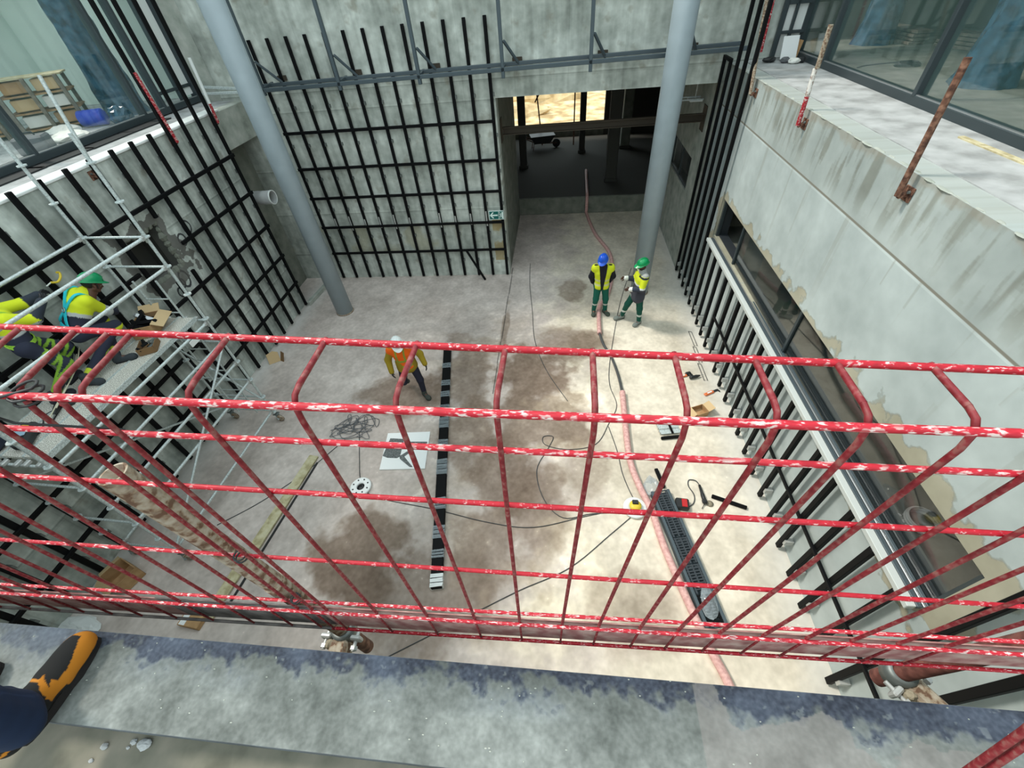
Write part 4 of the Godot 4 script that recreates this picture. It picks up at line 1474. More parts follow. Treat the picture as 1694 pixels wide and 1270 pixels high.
# ------------------------------------------------------------------ things on the ground floor
func build_floor_things():
	# long wrapped profile
	var t = thing("wrapped_profile", "long black profile wrapped in clear film, lying across the middle of the floor", "profile", v3(-2.87, 0, -8.1))
	var d = v3(1.0, 0, 5.95)
	var st = S()
	bar(st, v3(0, 0.05, 0), d + v3(0, 0.05, 0), 0.19, 0.09, Vector3.UP, 0.012)
	put("profile", st, M.black, t)
	for q in [[0.0, 0.035], [0.13, 0.16], [0.23, 0.26], [0.29, 0.32], [0.36, 0.375], [0.42, 0.47], [0.52, 0.56], [0.6, 0.66], [0.74, 0.78], [0.83, 0.87], [0.9, 0.925], [0.965, 1.0]]:
		st = S()
		for k in 6:
			var a = lerpf(q[0], q[1], k / 6.0)
			bar(st, d * a + v3(0, 0.05, 0), d * (a + (q[1] - q[0]) / 7.0) + v3(0, 0.05 + 0.004 * (k % 2), 0.0), 0.205, 0.1, Vector3(0.06 * sin(k * 2.0 + q[0] * 40.0), 1, 0))
		put("film", st, M.film_white if q[0] == 0.0 or q[1] > 0.96 else M.film, t)
	# drain channel with gratings
	t = thing("drain_channel", "long grey channel of slotted gratings lying beside the pink hose", "channel", v3(1.8, 0, -4.0), 0.0)
	d = v3(0.44, 0, 2.12)
	var bs = basis_along(d)
	st = S()
	for s in [-0.14, 0.14]:
		var o = bs.x * s
		bar(st, o + v3(0, 0.06, 0), o + d + v3(0, 0.06, 0), 0.05, 0.12, Vector3.UP, 0.006)
	bar(st, v3(0, 0.01, 0), d + v3(0, 0.01, 0), 0.28, 0.02)
	put("trough", st, M.frame, t)
	for k in 5:
		st = S()
		for s in 9:
			var a = (k + 0.05 + 0.1 * s) / 5.0
			var p = d * a + v3(0, 0.115, 0)
			cbox(st, p, v3(0.22, 0.018, 0.022), 0.003, bs)
		for s in [-0.09, 0.0, 0.09]:
			bar(st, d * ((k + 0.02) / 5.0) + bs.x * s + v3(0, 0.112, 0), d * ((k + 0.98) / 5.0) + bs.x * s + v3(0, 0.112, 0), 0.025, 0.02)
		put("grating", st, M.grate if k != 4 else M.black, t)
	st = S()
	blob(st, d * 0.86 + v3(0.02, 0.13, 0), v3(0.11, 0.035, 0.22), 71, 8)
	put("film_scrap", st, M.film, t)
	st = S()
	blob(st, v3(-0.12, 0.05, -0.1), v3(0.14, 0.07, 0.2), 72, 8)
	put("film_scrap", st, M.film, t)
	st = S()
	cbox(st, v3(0, 0.03, 0), v3(0.06, 0.05, 0.4), 0.006)
	var o2 = tag(put("batten_offcut", st, M.black), "short black batten offcut lying at the far end of the drain channel", "offcut")
	o2.position = v3(1.86, 0, -4.3)
	o2.rotation.y = 0.2
	st = S()
	cbox(st, v3(0, 0.03, 0), v3(0.06, 0.05, 0.56), 0.006)
	o2 = tag(put("batten_offcut", st, M.black), "black batten offcut lying on the pale floor right of the grinder", "offcut")
	o2.position = v3(2.95, 0, -3.87)
	o2.rotation.y = 1.2
	# hose: pink sheathed lengths on a thin grey core
	t = thing("hose", "pink sheathed hose winding over the floor from the dark hall to the landing", "hose")
	var path = spl([v3(1.05, 0.66, -18.6), v3(1.0, 0.66, -16.5), v3(0.99, 0.67, -16.02), v3(0.985, 0.5, -15.87), v3(0.985, 0.2, -15.85), v3(1.0, 0.06, -15.68), v3(1.22, 0.055, -14.1), v3(1.6, 0.055, -12.75), v3(1.6, 0.055, -11.6), v3(1.4, 0.055, -10.4), v3(1.12, 0.055, -9.75), v3(1.06, 0.055, -9.3), v3(1.03, 0.055, -8.5)], 5)
	st = S()
	tube(st, path, 0.055, 10)
	put("sheath", st, M.pink, t)
	st = S()
	tube(st, spl([v3(1.03, 0.045, -8.55), v3(1.1, 0.04, -8.1), v3(1.25, 0.04, -7.65), v3(1.36, 0.04, -7.0), v3(1.4, 0.045, -6.4)], 5), 0.03, 8)
	put("core", st, M.cable, t)
	st = S()
	tube(st, spl([v3(1.4, 0.055, -6.45), v3(1.38, 0.055, -5.8), v3(1.36, 0.055, -5.2), v3(1.37, 0.055, -4.6), v3(1.47, 0.055, -4.1), v3(1.62, 0.055, -3.6), v3(1.73, 0.055, -2.95), v3(1.95, 0.055, -2.1), v3(2.1, 0.055, -1.6), v3(2.24, 0.055, -1.2), v3(2.35, 0.055, -0.6)], 5), 0.062, 10)
	put("sheath", st, M.pink, t)
	# thin cables
	for q in [
		[[v3(-0.95, 0.01, -12.2), v3(-0.9, 0.01, -11.0), v3(-0.75, 0.01, -9.6), v3(-0.62, 0.01, -8.3), v3(-0.3, 0.01, -7.2), v3(0.2, 0.01, -6.2)], "thin grey cable running down from the opening past the damp patch"],
		[[v3(2.2, 0.01, -11.8), v3(1.75, 0.01, -10.2), v3(1.45, 0.01, -8.8), v3(1.2, 0.01, -7.4), v3(1.15, 0.01, -6.7), v3(1.25, 0.01, -6.1), v3(1.05, 0.01, -5.6), v3(0.75, 0.01, -5.05), v3(0.2, 0.01, -4.9), v3(-0.25, 0.01, -5.0), v3(-0.3, 0.01, -5.2), v3(-0.1, 0.012, -5.2), v3(-0.2, 0.01, -4.9), v3(-0.4, 0.01, -4.4), v3(-0.25, 0.01, -3.8), v3(0.1, 0.01, -3.45), v3(0.6, 0.01, -3.55), v3(1.2, 0.01, -3.6)], "thin cable curling from the green-helmeted man to the yellow reel"],
		[[v3(1.03, 0.01, -5.5), v3(1.15, 0.01, -4.9), v3(1.2, 0.01, -4.4), v3(1.3, 0.01, -4.0), v3(1.4, 0.01, -3.75)], "short dark cable beside the pink hose above the yellow reel"],
		[[v3(1.35, 0.01, -3.6), v3(0.9, 0.01, -3.2), v3(0.2, 0.01, -2.6), v3(-0.6, 0.01, -2.2), v3(-1.5, 0.01, -1.7), v3(-2.4, 0.01, -1.2), v3(-2.9, 0.01, -0.9)], "dark cable running slantwise from the reel to the landing"],
		[[v3(1.35, 0.01, -3.72), v3(0.5, 0.01, -3.5), v3(-0.4, 0.01, -3.25), v3(-1.2, 0.01, -3.3), v3(-2.2, 0.01, -3.5), v3(-3.4, 0.01, -3.7), v3(-3.78, 0.01, -4.0), v3(-4.0, 0.01, -4.5), v3(-4.25, 0.01, -5.2)], "thin cable from the reel round the steel flange to the tangled coil"],
		[[v3(-4.5, 0.01, -5.0), v3(-5.0, 0.01, -4.2), v3(-5.6, 0.01, -3.5), v3(-6.2, 0.01, -3.0)], "thin cable leading from the tangled coil to the scaffold"]]:
		st = S()
		tube(st, spl(q[0], 6), 0.0075, 6)
		tag(put("floor_cable", st, M.cable), q[1], "cable")
	# tangled coil of cable
	st = S()
	var pts = []
	for i in 70:
		var a = i * 0.42
		pts.append(v3(0.3 * sin(1.31 * a) + 0.16 * sin(3.07 * a + 1.0), 0.012 + 0.03 * absf(sin(i * 1.1)), 0.22 * sin(1.87 * a + 0.7) + 0.13 * cos(2.71 * a)))
	pts.append(v3(0.5, 0.015, 0.0))
	pts.append(v3(0.4, 0.015, -0.25))
	pts.append(v3(-0.5, 0.015, 0.12))
	tube(st, spl(pts, 4), 0.007, 5)
	tag(put("cable_tangle", st, M.cable_grey), "loose tangled coil of grey cable on the floor left of the white board", "cable").position = v3(-4.42, 0, -5.35)
	# white board with cut-out shapes
	t = thing("floor_board", "white panel with grey cut shapes lying on the floor beside the wrapped profile", "board")
	st = S()
	prism(st, [Vector2(-3.6, 5.18), Vector2(-2.69, 5.25), Vector2(-2.59, 4.34), Vector2(-3.5, 4.28)], 0.03, Transform3D(Basis(Vector3.RIGHT, -PI / 2), v3(0, 0.0, 0)))
	put("sheet", st, M.paper, t)
	st = S()
	prism(st, [Vector2(-3.5, 5.04), Vector2(-3.2, 5.03), Vector2(-3.17, 4.6), Vector2(-3.22, 4.56), Vector2(-3.42, 4.56), Vector2(-3.53, 4.6)], 0.012, Transform3D(Basis(Vector3.RIGHT, -PI / 2), v3(0, 0.03, 0)))
	put("cut_shape", st, M.smear, t)
	st = S()
	prism(st, [Vector2(-3.18, 4.6), Vector2(-3.15, 4.54), Vector2(-2.9, 4.36), Vector2(-2.84, 4.36), Vector2(-3.08, 4.6), Vector2(-2.92, 4.78), Vector2(-2.97, 4.8)], 0.01, Transform3D(Basis(Vector3.RIGHT, -PI / 2), v3(0, 0.03, 0)))
	put("cut_shape", st, M.smear, t)
	st = S()
	prism(st, [Vector2(-3.05, 4.97), Vector2(-2.69, 4.98), Vector2(-2.68, 4.86), Vector2(-2.75, 4.84), Vector2(-2.8, 4.93), Vector2(-3.05, 4.92)], 0.008, Transform3D(Basis(Vector3.RIGHT, -PI / 2), v3(0, 0.03, 0)))
	put("cut_shape", st, M.smear, t)
	# steel flange
	t = thing("pipe_flange", "round white steel flange with bolt holes lying below the white board", "flange", v3(-3.74, 0, -3.88))
	flange(t, M.paper, true)
	t = thing("cable_reel", "grey disc of a cable reel with yellow core beside the drain channel", "cable reel", v3(1.34, 0, -3.68))
	flange(t, M.film_white, false)
	st = S()
	lathe(st, [Vector2(0, 0.09), Vector2(0.09, 0.09), Vector2(0.1, 0.1), Vector2(0.1, 0.13), Vector2(0.03, 0.14), Vector2(0, 0.14)], 20)
	put("core", st, M.yellow, t)
	st = S()
	cbox(st, v3(0.0, 0.14, -0.05), v3(0.1, 0.05, 0.08), 0.01)
	put("socket", st, M.tool, t)
	# planks on the floor
	for q in [[v3(-4.99, 0.03, -4.55), v3(-5.24, 0.03, -2.62), "long pale timber plank lying on the left of the floor"], [v3(-5.3, 0.03, -2.35), v3(-5.4, 0.03, -1.5), "short pale timber plank lying near the landing, in line with the long one"]]:
		st = S()
		bar(st, Vector3.ZERO, q[1] - q[0], 0.2, 0.045, Vector3.UP, 0.006)
		tag(put("timber_plank", st, M.wood), q[2], "plank", "floor planks").position = q[0]
	st = S()
	bar(st, Vector3.ZERO, v3(-0.32, 0, 2.75), 0.025, 0.03)
	tag(put("steel_strip", st, M.tool), "thin dark strip lying along the right edge of the timber planks", "strip").position = v3(-4.86, 0.016, -4.4)
	# boxes near the landing
	t = thing("carton", "open brown cardboard box by the left wall near the landing", "box", v3(-7.2, 0, -2.0), -0.35)
	st = S()
	for q in [[v3(0, 0.01, 0), v3(0.42, 0.015, 0.34)], [v3(0.21, 0.14, 0), v3(0.012, 0.26, 0.34)], [v3(-0.21, 0.14, 0), v3(0.012, 0.26, 0.34)], [v3(0, 0.14, 0.17), v3(0.42, 0.26, 0.012)], [v3(0, 0.14, -0.17), v3(0.42, 0.26, 0.012)]]:
		box(st, q[0], q[1])
	put("walls", st, M.card, t)
	st = S()
	box(st, v3(-0.3, 0.22, 0), v3(0.2, 0.01, 0.33), Basis(Vector3(0, 0, 1), 0.5))
	box(st, v3(0.0, 0.24, 0.24), v3(0.4, 0.01, 0.16), Basis(Vector3.RIGHT, 0.6))
	put("flap", st, M.card_pale, t)
	st = S()
	box(st, v3(0.02, 0.1, 0.178), v3(0.18, 0.12, 0.004))
	put("label", st, M.paper, t)
	t = thing("carton", "small flat cardboard box with white label below the barrier toe board", "box", v3(-5.6, 0, -1.48), -0.1)
	st = S()
	cbox(st, v3(0, 0.05, 0), v3(0.36, 0.1, 0.26), 0.01)
	put("walls", st, M.card, t)
	st = S()
	box(st, v3(-0.1, 0.102, 0), v3(0.1, 0.004, 0.24))
	put("label", st, M.paper, t)
	st = S()
	blob(st, Vector3.ZERO, v3(0.34, 0.05, 0.16), 15, 9)
	tag(put("plastic_sheet", st, M.film_white), "crumpled whitish plastic sheet on the floor near the landing", "plastic sheet").position = v3(-7.45, 0.03, -1.25)
	t = thing("card_offcut", "bent cardboard offcut leaning at the foot of the left batten grid", "cardboard", v3(-7.36, 0, -7.42), 0.6)
	st = S()
	prism(st, [Vector2(-0.14, 0), Vector2(0.14, 0), Vector2(0.16, 0.24), Vector2(0.05, 0.3), Vector2(-0.12, 0.26)], 0.012, Transform3D(Basis(Vector3.RIGHT, -0.5), Vector3.ZERO))
	put("sheet", st, M.card_pale, t)
	st = S()
	prism(st, [Vector2(0, 0), Vector2(0.12, 0), Vector2(0.12, 0.24), Vector2(0, 0.26)], 0.01, Transform3D(Basis(Vector3.UP, -1.0) * Basis(Vector3.RIGHT, -0.5), v3(0.14, 0, 0)))
	put("fold", st, M.card_dark, t)
	# tools on the bright floor at the right
	drill("cordless_drill", "black cordless drill lying by the right wall battens", v3(3.02, 0.05, -6.95), 1.9, M.tool)
	for q in [[v3(2.78, 0, -7.0), 0.3, "orange scraper lying on the pale floor under the top red rail"], [v3(3.24, 0, -6.48), 0.5, "orange-handled blade tool lying nearest the right battens"]]:
		t = thing("scraper", q[2], "tool", q[0], q[1])
		st = S()
		cbox(st, v3(0, 0.02, 0), v3(0.24, 0.035, 0.075), 0.014)
		put("handle", st, M.orange, t)
		st = S()
		cbox(st, v3(0.01, 0.04, 0), v3(0.12, 0.008, 0.03), 0.003)
		put("slot", st, M.white, t)
		st = S()
		cbox(st, v3(0.17, 0.015, 0.0), v3(0.12, 0.01, 0.05), 0.003)
		cbox(st, v3(0.23, 0.02, 0.03), v3(0.02, 0.03, 0.08), 0.004)
		put("blade", st, M.tool, t)
	t = thing("carton", "small opened cardboard box on the pale floor above the bundle of angles", "box", v3(2.9, 0, -5.9), 0.4)
	st = S()
	for q in [[v3(0, 0.008, 0), v3(0.26, 0.012, 0.22)], [v3(0.13, 0.07, 0), v3(0.01, 0.13, 0.22)], [v3(-0.13, 0.07, 0), v3(0.01, 0.13, 0.22)], [v3(0, 0.07, -0.11), v3(0.26, 0.13, 0.01)], [v3(0, 0.07, 0.11), v3(0.26, 0.13, 0.01)]]:
		box(st, q[0], q[1])
	put("walls", st, M.card, t)
	st = S()
	box(st, v3(-0.22, 0.1, 0), v3(0.19, 0.008, 0.22), Basis(Vector3(0, 0, 1), 0.7))
	put("flap", st, M.card_pale, t)
	st = S()
	box(st, v3(0.2, 0.15, 0), v3(0.16, 0.008, 0.22), Basis(Vector3(0, 0, 1), 0.4))
	put("flap", st, M.card_pale, t)
	t = thing("angle_bundle", "strapped bundle of galvanised angles standing on the pale floor", "bundle", v3(2.2, 0, -5.48), 0.15)
	for k in 6:
		st = S()
		cbox(st, v3(0, 0.06 + 0.03 * (k % 2), -0.17 + 0.065 * k), v3(0.4, 0.012, 0.055), 0.003, Basis(Vector3.RIGHT, 0.5))
		cbox(st, v3(0, 0.045, -0.2 + 0.065 * k), v3(0.4, 0.07, 0.008), 0.003)
		put("angle", st, M.galv, t)
	st = S()
	cbox(st, v3(0.02, 0.115, 0), v3(0.045, 0.012, 0.42), 0.003)
	put("strap", st, M.black, t)
	st = S()
	cbox(st, v3(0, 0.035, 0.24), v3(0.42, 0.06, 0.05), 0.01)
	put("side_rail", st, M.black, t)
	t = thing("charger", "red and black battery charger on the floor between channel and grinder", "charger", v3(2.15, 0, -3.78), -0.1)
	st = S()
	cbox(st, v3(0, 0.05, 0), v3(0.22, 0.1, 0.2), 0.02)
	put("body", st, M.tool, t)
	st = S()
	cbox(st, v3(0.03, 0.105, 0), v3(0.09, 0.02, 0.15), 0.006)
	put("top", st, M.tool_red, t)
	t = thing("angle_grinder", "dark angle grinder with a pale disc lying on the bright floor", "grinder", v3(2.53, 0, -4.0), 0.05)
	st = S()
	lathe(st, [Vector2(0, -0.17), Vector2(0.022, -0.17), Vector2(0.026, -0.02), Vector2(0.034, 0.02), Vector2(0.034, 0.1), Vector2(0.028, 0.13), Vector2(0, 0.13)], 14, Transform3D(Basis(Vector3.RIGHT, PI / 2), v3(0, 0.05, 0)))
	put("motor_housing", st, M.tool, t)
	st = S()
	cbox(st, v3(0.0, 0.05, 0.15), v3(0.08, 0.07, 0.09), 0.02)
	put("gear_head", st, M.tool, t)
	st = S()
	lathe(st, [Vector2(0, 0.0), Vector2(0.06, 0.0), Vector2(0.06, 0.006), Vector2(0, 0.006)], 20, Transform3D(Basis(), v3(0.09, 0.012, 0.17)))
	put("disc", st, M.dirty, t)
	st = S()
	tube(st, [v3(-0.01, 0.03, 0.19), v3(-0.07, 0.02, 0.27)], 0.006, 6)
	put("side_handle", st, M.tool, t)
	st = S()
	tube(st, spl([v3(0, 0.05, -0.17), v3(-0.03, 0.02, -0.28), v3(-0.14, 0.012, -0.3), v3(-0.18, 0.012, -0.18), v3(-0.13, 0.012, 0.0), v3(-0.18, 0.012, 0.16), v3(-0.34, 0.02, 0.27)]), 0.009, 6)
	put("flex", st, M.cable, t)
	# bent wire frames at the foot of the right wall
	for i in 3:
		var z = [-8.35, -7.75, -7.15][i]
		st = S()
		tube(st, [v3(0, 0.02, -0.28), v3(0.02, 0.02, 0.28), v3(0.09, 0.02, 0.28), v3(0.07, 0.02, -0.26), v3(0, 0.02, -0.28)], 0.007, 6)
		tag(put("wire_loop", st, M.cable), ["thin bent wire loop by the right wall foot, farthest of three", "thin bent wire loop by the right wall foot, middle of three", "thin bent wire loop by the right wall foot, nearest of three"][i], "wire loop", "wire loops by the right wall").position = v3(3.25 - 0.02 * i, 0, z)
	# black stick leaning on the back wall
	st = S()
	bar(st, Vector3.ZERO, v3(-0.5, 0.95, -0.14), 0.06, 0.05, Vector3(0, 0, 1), 0.006)
	tag(put("leaning_batten", st, M.black), "short black batten leaning on the back wall near the exit sign", "batten").position = v3(-2.3, 0.02, -11.26)
	# floor kerb in the recess corner
	st = S()
	cbox(st, v3(-7.5, 0.06, -10.75), v3(0.12, 0.12, 1.5), 0.01, Basis(Vector3.UP, -0.12))
	struct("trim_recess_kerb", st, M.concrete)
	# coil of wire and fittings in the window room
	t = thing("wire_coil", "shiny coil of wire lying inside the long right window", "wire coil", v3(4.2, 1.9, -2.62))
	for k in 5:
		st = S()
		var ring = []
		for j in 33:
			var a = TAU * j / 32
			ring.append(v3(cos(a) * (0.15 + 0.012 * (k % 2)), 0.02 + 0.018 * k, sin(a) * (0.15 + 0.01 * (k % 3))))
		tube(st, ring, 0.013, 6, false)
		put("turn", st, M.white, t)
	st = S()
	for i in 30:
		blob(st, v3(rng.randf_range(-0.1, 0.1), 0.008, rng.randf_range(-0.12, 0.12)), v3(0.015, 0.008, 0.01), 800 + i, 3)
	var ob = tag(stuff(put("shavings", st, M.paper)), "scatter of white shavings beside the wire coil inside the window", "debris")
	ob.position = v3(3.98, 1.905, -2.62)
	st = S()
	tube(st, spl([v3(0, 0.06, 0), v3(0.1, 0.06, 1.2), v3(-0.1, 0.06, 2.4), v3(0.15, 0.06, 3.6), v3(0.1, 0.06, 5.0)]), 0.06, 10)
	tag(put("black_duct_hose", st, M.tool), "thick black hose lying inside the long right window", "hose").position = v3(4.5, 1.9, -8.0)

func flange(t, m, holes):
	var st = S()
	lathe(st, [Vector2(0.075, 0.0), Vector2(0.185, 0.0), Vector2(0.2, 0.015), Vector2(0.2, 0.05), Vector2(0.19, 0.06), Vector2(0.085, 0.06), Vector2(0.075, 0.05), Vector2(0.075, 0.0)], 36)
	put("disc", st, m, t)
	st = S()
	lathe(st, [Vector2(0, 0.004), Vector2(0.076, 0.004), Vector2(0.076, 0.01), Vector2(0, 0.012)], 20)
	put("bore", st, M.tool, t)
	if holes:
		for k in 8:
			var a = TAU * k / 8 + 0.2
			st = S()
			lathe(st, [Vector2(0, 0.056), Vector2(0.016, 0.056), Vector2(0.016, 0.068), Vector2(0, 0.068)], 6, Transform3D(Basis(), v3(cos(a) * 0.145, 0, sin(a) * 0.145)), false)
			put("bolt", st, M.tool, t)

# ------------------------------------------------------------------ barrier of red mesh panels
func build_barrier():
	var Z = -0.4
	var ytop = func(x): return 6.34 - 0.03 * x
	var rows = [[6.224, -0.03], [6.038, -0.032], [5.676, -0.012]]
	var t = thing("mesh_barrier", "red mesh edge barrier with white mortar splashes across the picture", "barrier")
	var xs = [[-0.85, -0.835], [-0.794, -0.789], [-0.61, -0.597], [-0.431, -0.415], [-0.267, -0.25], [-0.118, -0.093], [0.019, 0.054], [0.133, 0.186], [0.258, 0.31], [0.371, 0.431], [0.491, 0.568], [0.612, 0.7], [0.731, 0.83], [0.85, 0.96], [0.97, 1.09], [1.09, 1.22]]
	var toe_lo = func(x): return 5.105 + 0.06 * x
	var toe_hi = func(x): return 5.312 + 0.05 * x
	for q in xs:
		var yt = ytop.call(q[1])
		var tip = v3(q[1] + 0.002 - 0.05 * maxf(-q[1] - 0.3, 0.0), yt, -0.532 - 0.03 * maxf(-q[1], 0.0) + 0.03 * maxf(q[1], 0.0))
		var st = S()
		var bend = v3(q[1], yt, Z)
		tube(st, [v3(q[0], toe_hi.call(q[0]), Z + 0.008), bend - v3(0, 0.05, 0), bend - v3(0, 0.016, 0.004), bend - v3(0, 0.003, 0.016), bend + v3(0, 0.001, -0.035)], 0.005, 8)
		tube(st, [bend + v3(0, 0.001, -0.034), tip + v3(0, 0, -0.008)], 0.0052, 8)
		tube(st, [v3(q[0] - 0.004, toe_lo.call(q[0]), Z + 0.012), v3(q[0], toe_hi.call(q[0]), Z + 0.012)], 0.0038, 6)
		put("upright_bar", st, M.red_bar, t)
	var x0 = -0.86
	var x1 = 1.6
	var seg = func(called, ya, yb, za, zb, r, m, who = null, xa = -0.86, xb = 1.6):
		var st = S()
		tube(st, [v3(xa, ya, za), v3(xb, yb, zb)], r, 8)
		put(called, st, m, t if who == null else who)
	seg.call("rail", ytop.call(x0), ytop.call(x1), Z + 0.01, Z + 0.01, 0.0066, M.red_splash)
	seg.call("rail", ytop.call(x0), ytop.call(x1), -0.558, -0.486, 0.0064, M.red)
	for r in rows:
		seg.call("rail", r[0] + r[1] * x0, r[0] + r[1] * x1, Z - 0.008, Z - 0.008, 0.0058, M.red_splash if r[0] > 6.1 else M.red)
	seg.call("rail", toe_hi.call(x0) - 0.002, toe_hi.call(x1), Z + 0.016, Z + 0.016, 0.006, M.red_splash)
	seg.call("rail", toe_hi.call(x0) + 0.014, toe_hi.call(x1) + 0.014, Z - 0.012, Z - 0.012, 0.006, M.red_splash)
	seg.call("rail", toe_lo.call(x0), toe_lo.call(x1), Z + 0.012, Z + 0.012, 0.006, M.red)
	var st = S()
	var bb = [v3(x0, toe_lo.call(x0), Z), v3(x1, toe_lo.call(x1), Z), v3(x1, toe_hi.call(x1), Z), v3(x0, toe_hi.call(x0), Z)]
	quad_o(st, v3(0.3, 5.2, Z - 0.01), bb[0], bb[1], bb[2], bb[3])
	var off = v3(0, 0, -0.004)
	quad_o(st, v3(0.3, 5.2, Z + 0.01), bb[0] + off, bb[1] + off, bb[2] + off, bb[3] + off)
	for i in 4:
		var j = (i + 1) % 4
		quad_o(st, v3(0.3, 5.2, Z), bb[i], bb[j], bb[j] + off, bb[i] + off)
	put("toe_board", st, M.toe, t)
	# next panel to the left
	t = thing("mesh_barrier", "end of a second red mesh barrier at the left, with a greyed toe board", "barrier")
	x0 = -2.7
	x1 = -0.845
	for x in [-0.905, -1.03, -1.198, -1.383, -1.555, -1.723, -1.872, -2.015, -2.143, -2.3, -2.46, -2.62]:
		var yt = ytop.call(x)
		st = S()
		tube(st, [v3(x, toe_hi.call(x), Z + 0.008), v3(x, yt - 0.05, Z), v3(x, yt - 0.016, Z - 0.004), v3(x, yt - 0.003, Z - 0.016), v3(x, yt, Z - 0.035)], 0.005, 8)
		tube(st, [v3(x, yt, Z - 0.034), v3(x - 0.03, yt, -0.572)], 0.0052, 8)
		tube(st, [v3(x, toe_lo.call(x), Z + 0.012), v3(x, toe_hi.call(x), Z + 0.012)], 0.0038, 6)
		put("upright_bar", st, M.red_bar, t)
	seg.call("rail", ytop.call(x0), ytop.call(x1), Z + 0.01, Z + 0.01, 0.0062, M.red, t, x0, x1)
	seg.call("rail", ytop.call(x0), ytop.call(x1), -0.62, -0.56, 0.006, M.red, t, x0, x1)
	for r in rows:
		seg.call("rail", r[0] + r[1] * x0, r[0] + r[1] * x1, Z - 0.008, Z - 0.008, 0.0058, M.red_splash, t, x0, x1)
	seg.call("rail", toe_hi.call(x0), toe_hi.call(x1), Z + 0.016, Z + 0.016, 0.006, M.red_splash, t, x0, x1)
	seg.call("rail", toe_hi.call(x0) + 0.014, toe_hi.call(x1) + 0.014, Z - 0.012, Z - 0.012, 0.006, M.red_splash, t, x0, x1)
	seg.call("rail", toe_lo.call(x0), toe_lo.call(x1), Z + 0.012, Z + 0.012, 0.006, M.toe_grey, t, x0, x1)
	for q in [[x0, -1.5, M.toe], [-1.5, x1, M.toe_grey]]:
		st = S()
		bar(st, v3(q[0], (toe_lo.call(q[0]) + toe_hi.call(q[0])) / 2, Z - 0.002), v3(q[1], (toe_lo.call(q[1]) + toe_hi.call(q[1])) / 2, Z - 0.002), 0.004, 0.205)
		put("toe_board", st, q[2], t)
	for k in 3:
		st = S()
		var ring = []
		for j in 25:
			var a = TAU * j / 12
			ring.append(v3(cos(a) * (0.022 if k == 0 else 0.015), 0.003 * j / 3.0, sin(a) * (0.022 if k == 0 else 0.015)))
		if k == 0:
			ring += [v3(-0.03, 0.02, 0.02), v3(-0.055, 0.0, 0.035), v3(-0.035, -0.03, 0.03), v3(0.0, -0.06, 0.01), v3(0.05, -0.12, -0.03)]
		tube(st, ring, 0.0025, 5, false)
		tag(put("tie_wire", st, M.tool), ["black tie wire with a loose tail round the bend of the two joined barrier panels", "black tie wire round the joined barrier panels at the fourth rail", "black tie wire round the joined barrier panels just above the toe board"][k], "tie wire", "barrier tie wires").position = v3(-0.878, [6.35, 5.69, 5.34][k], -0.4)
	# rusty posts behind the barrier, clamped at the slab edge
	var zz = -0.462
	t = thing("barrier_post", "mottled rusty tube post with open top leaning behind the left barrier joint", "post", v3(-0.975, 0, zz))
	st = S()
	tube(st, [v3(-0.095, 6.01, 0), v3(0.005, 4.62, 0)], 0.033, 20, true, 0.028)
	put("tube", st, M.rust_pale, t)
	st = S()
	tube(st, [v3(0.004, 4.63, 0), v3(0.014, 4.4, 0)], 0.03, 18)
	put("inner_tube", st, M.rust, t)
	st = S()
	tube(st, [v3(-0.043, 5.3, 0), v3(-0.038, 5.24, 0)], 0.036, 18)
	put("collar", st, M.rust_pale, t)
	coupler(t, v3(0.0, 4.7, 0), 0.0)
	t = thing("barrier_post", "brown-rust tube post behind the right end of the barrier", "post", v3(1.36, 0, zz))
	st = S()
	tube(st, [v3(0.12, 5.3, 0), v3(-0.035, 4.62, 0)], 0.032, 20)
	put("tube", st, M.rust_brown, t)
	coupler(t, v3(-0.01, 4.72, 0), 0.6)

func coupler(t, at, turn):
	var bs = Basis(Vector3.UP, turn)
	var st = S()
	lathe(st, [Vector2(0.034, -0.035), Vector2(0.05, -0.035), Vector2(0.052, 0.0), Vector2(0.05, 0.035), Vector2(0.034, 0.035)], 18, Transform3D(bs, at))
	put("clamp_band", st, M.galv_dark, t)
	for s in [-1, 1]:
		st = S()
		var p = at + bs * v3(0.07 * s, 0.0, 0.03)
		cbox(st, p, v3(0.05, 0.05, 0.02), 0.006, bs)
		tube(st, [p + bs * v3(0, 0, -0.04), p + bs * v3(0, 0, 0.05)], 0.009, 8)
		lathe(st, [Vector2(0, 0), Vector2(0.017, 0), Vector2(0.017, 0.016), Vector2(0, 0.016)], 6, Transform3D(bs * Basis(Vector3.RIGHT, PI / 2), p + bs * v3(0, 0, 0.03)), false)
		put("bolt", st, M.clip, t)
	st = S()
	bar(st, at + bs * v3(0, -0.02, 0.04), at + bs * v3(0.01, -0.03, 0.17), 0.08, 0.1, Vector3.UP, 0.012)
	put("bracket", st, M.rust_pale, t)
	st = S()
	blob(st, at + bs * v3(-0.04, 0.0, 0.06), v3(0.025, 0.03, 0.02), int(at.x * 100 + 50), 7)
	put("mortar_lump", st, M.dirty, t)

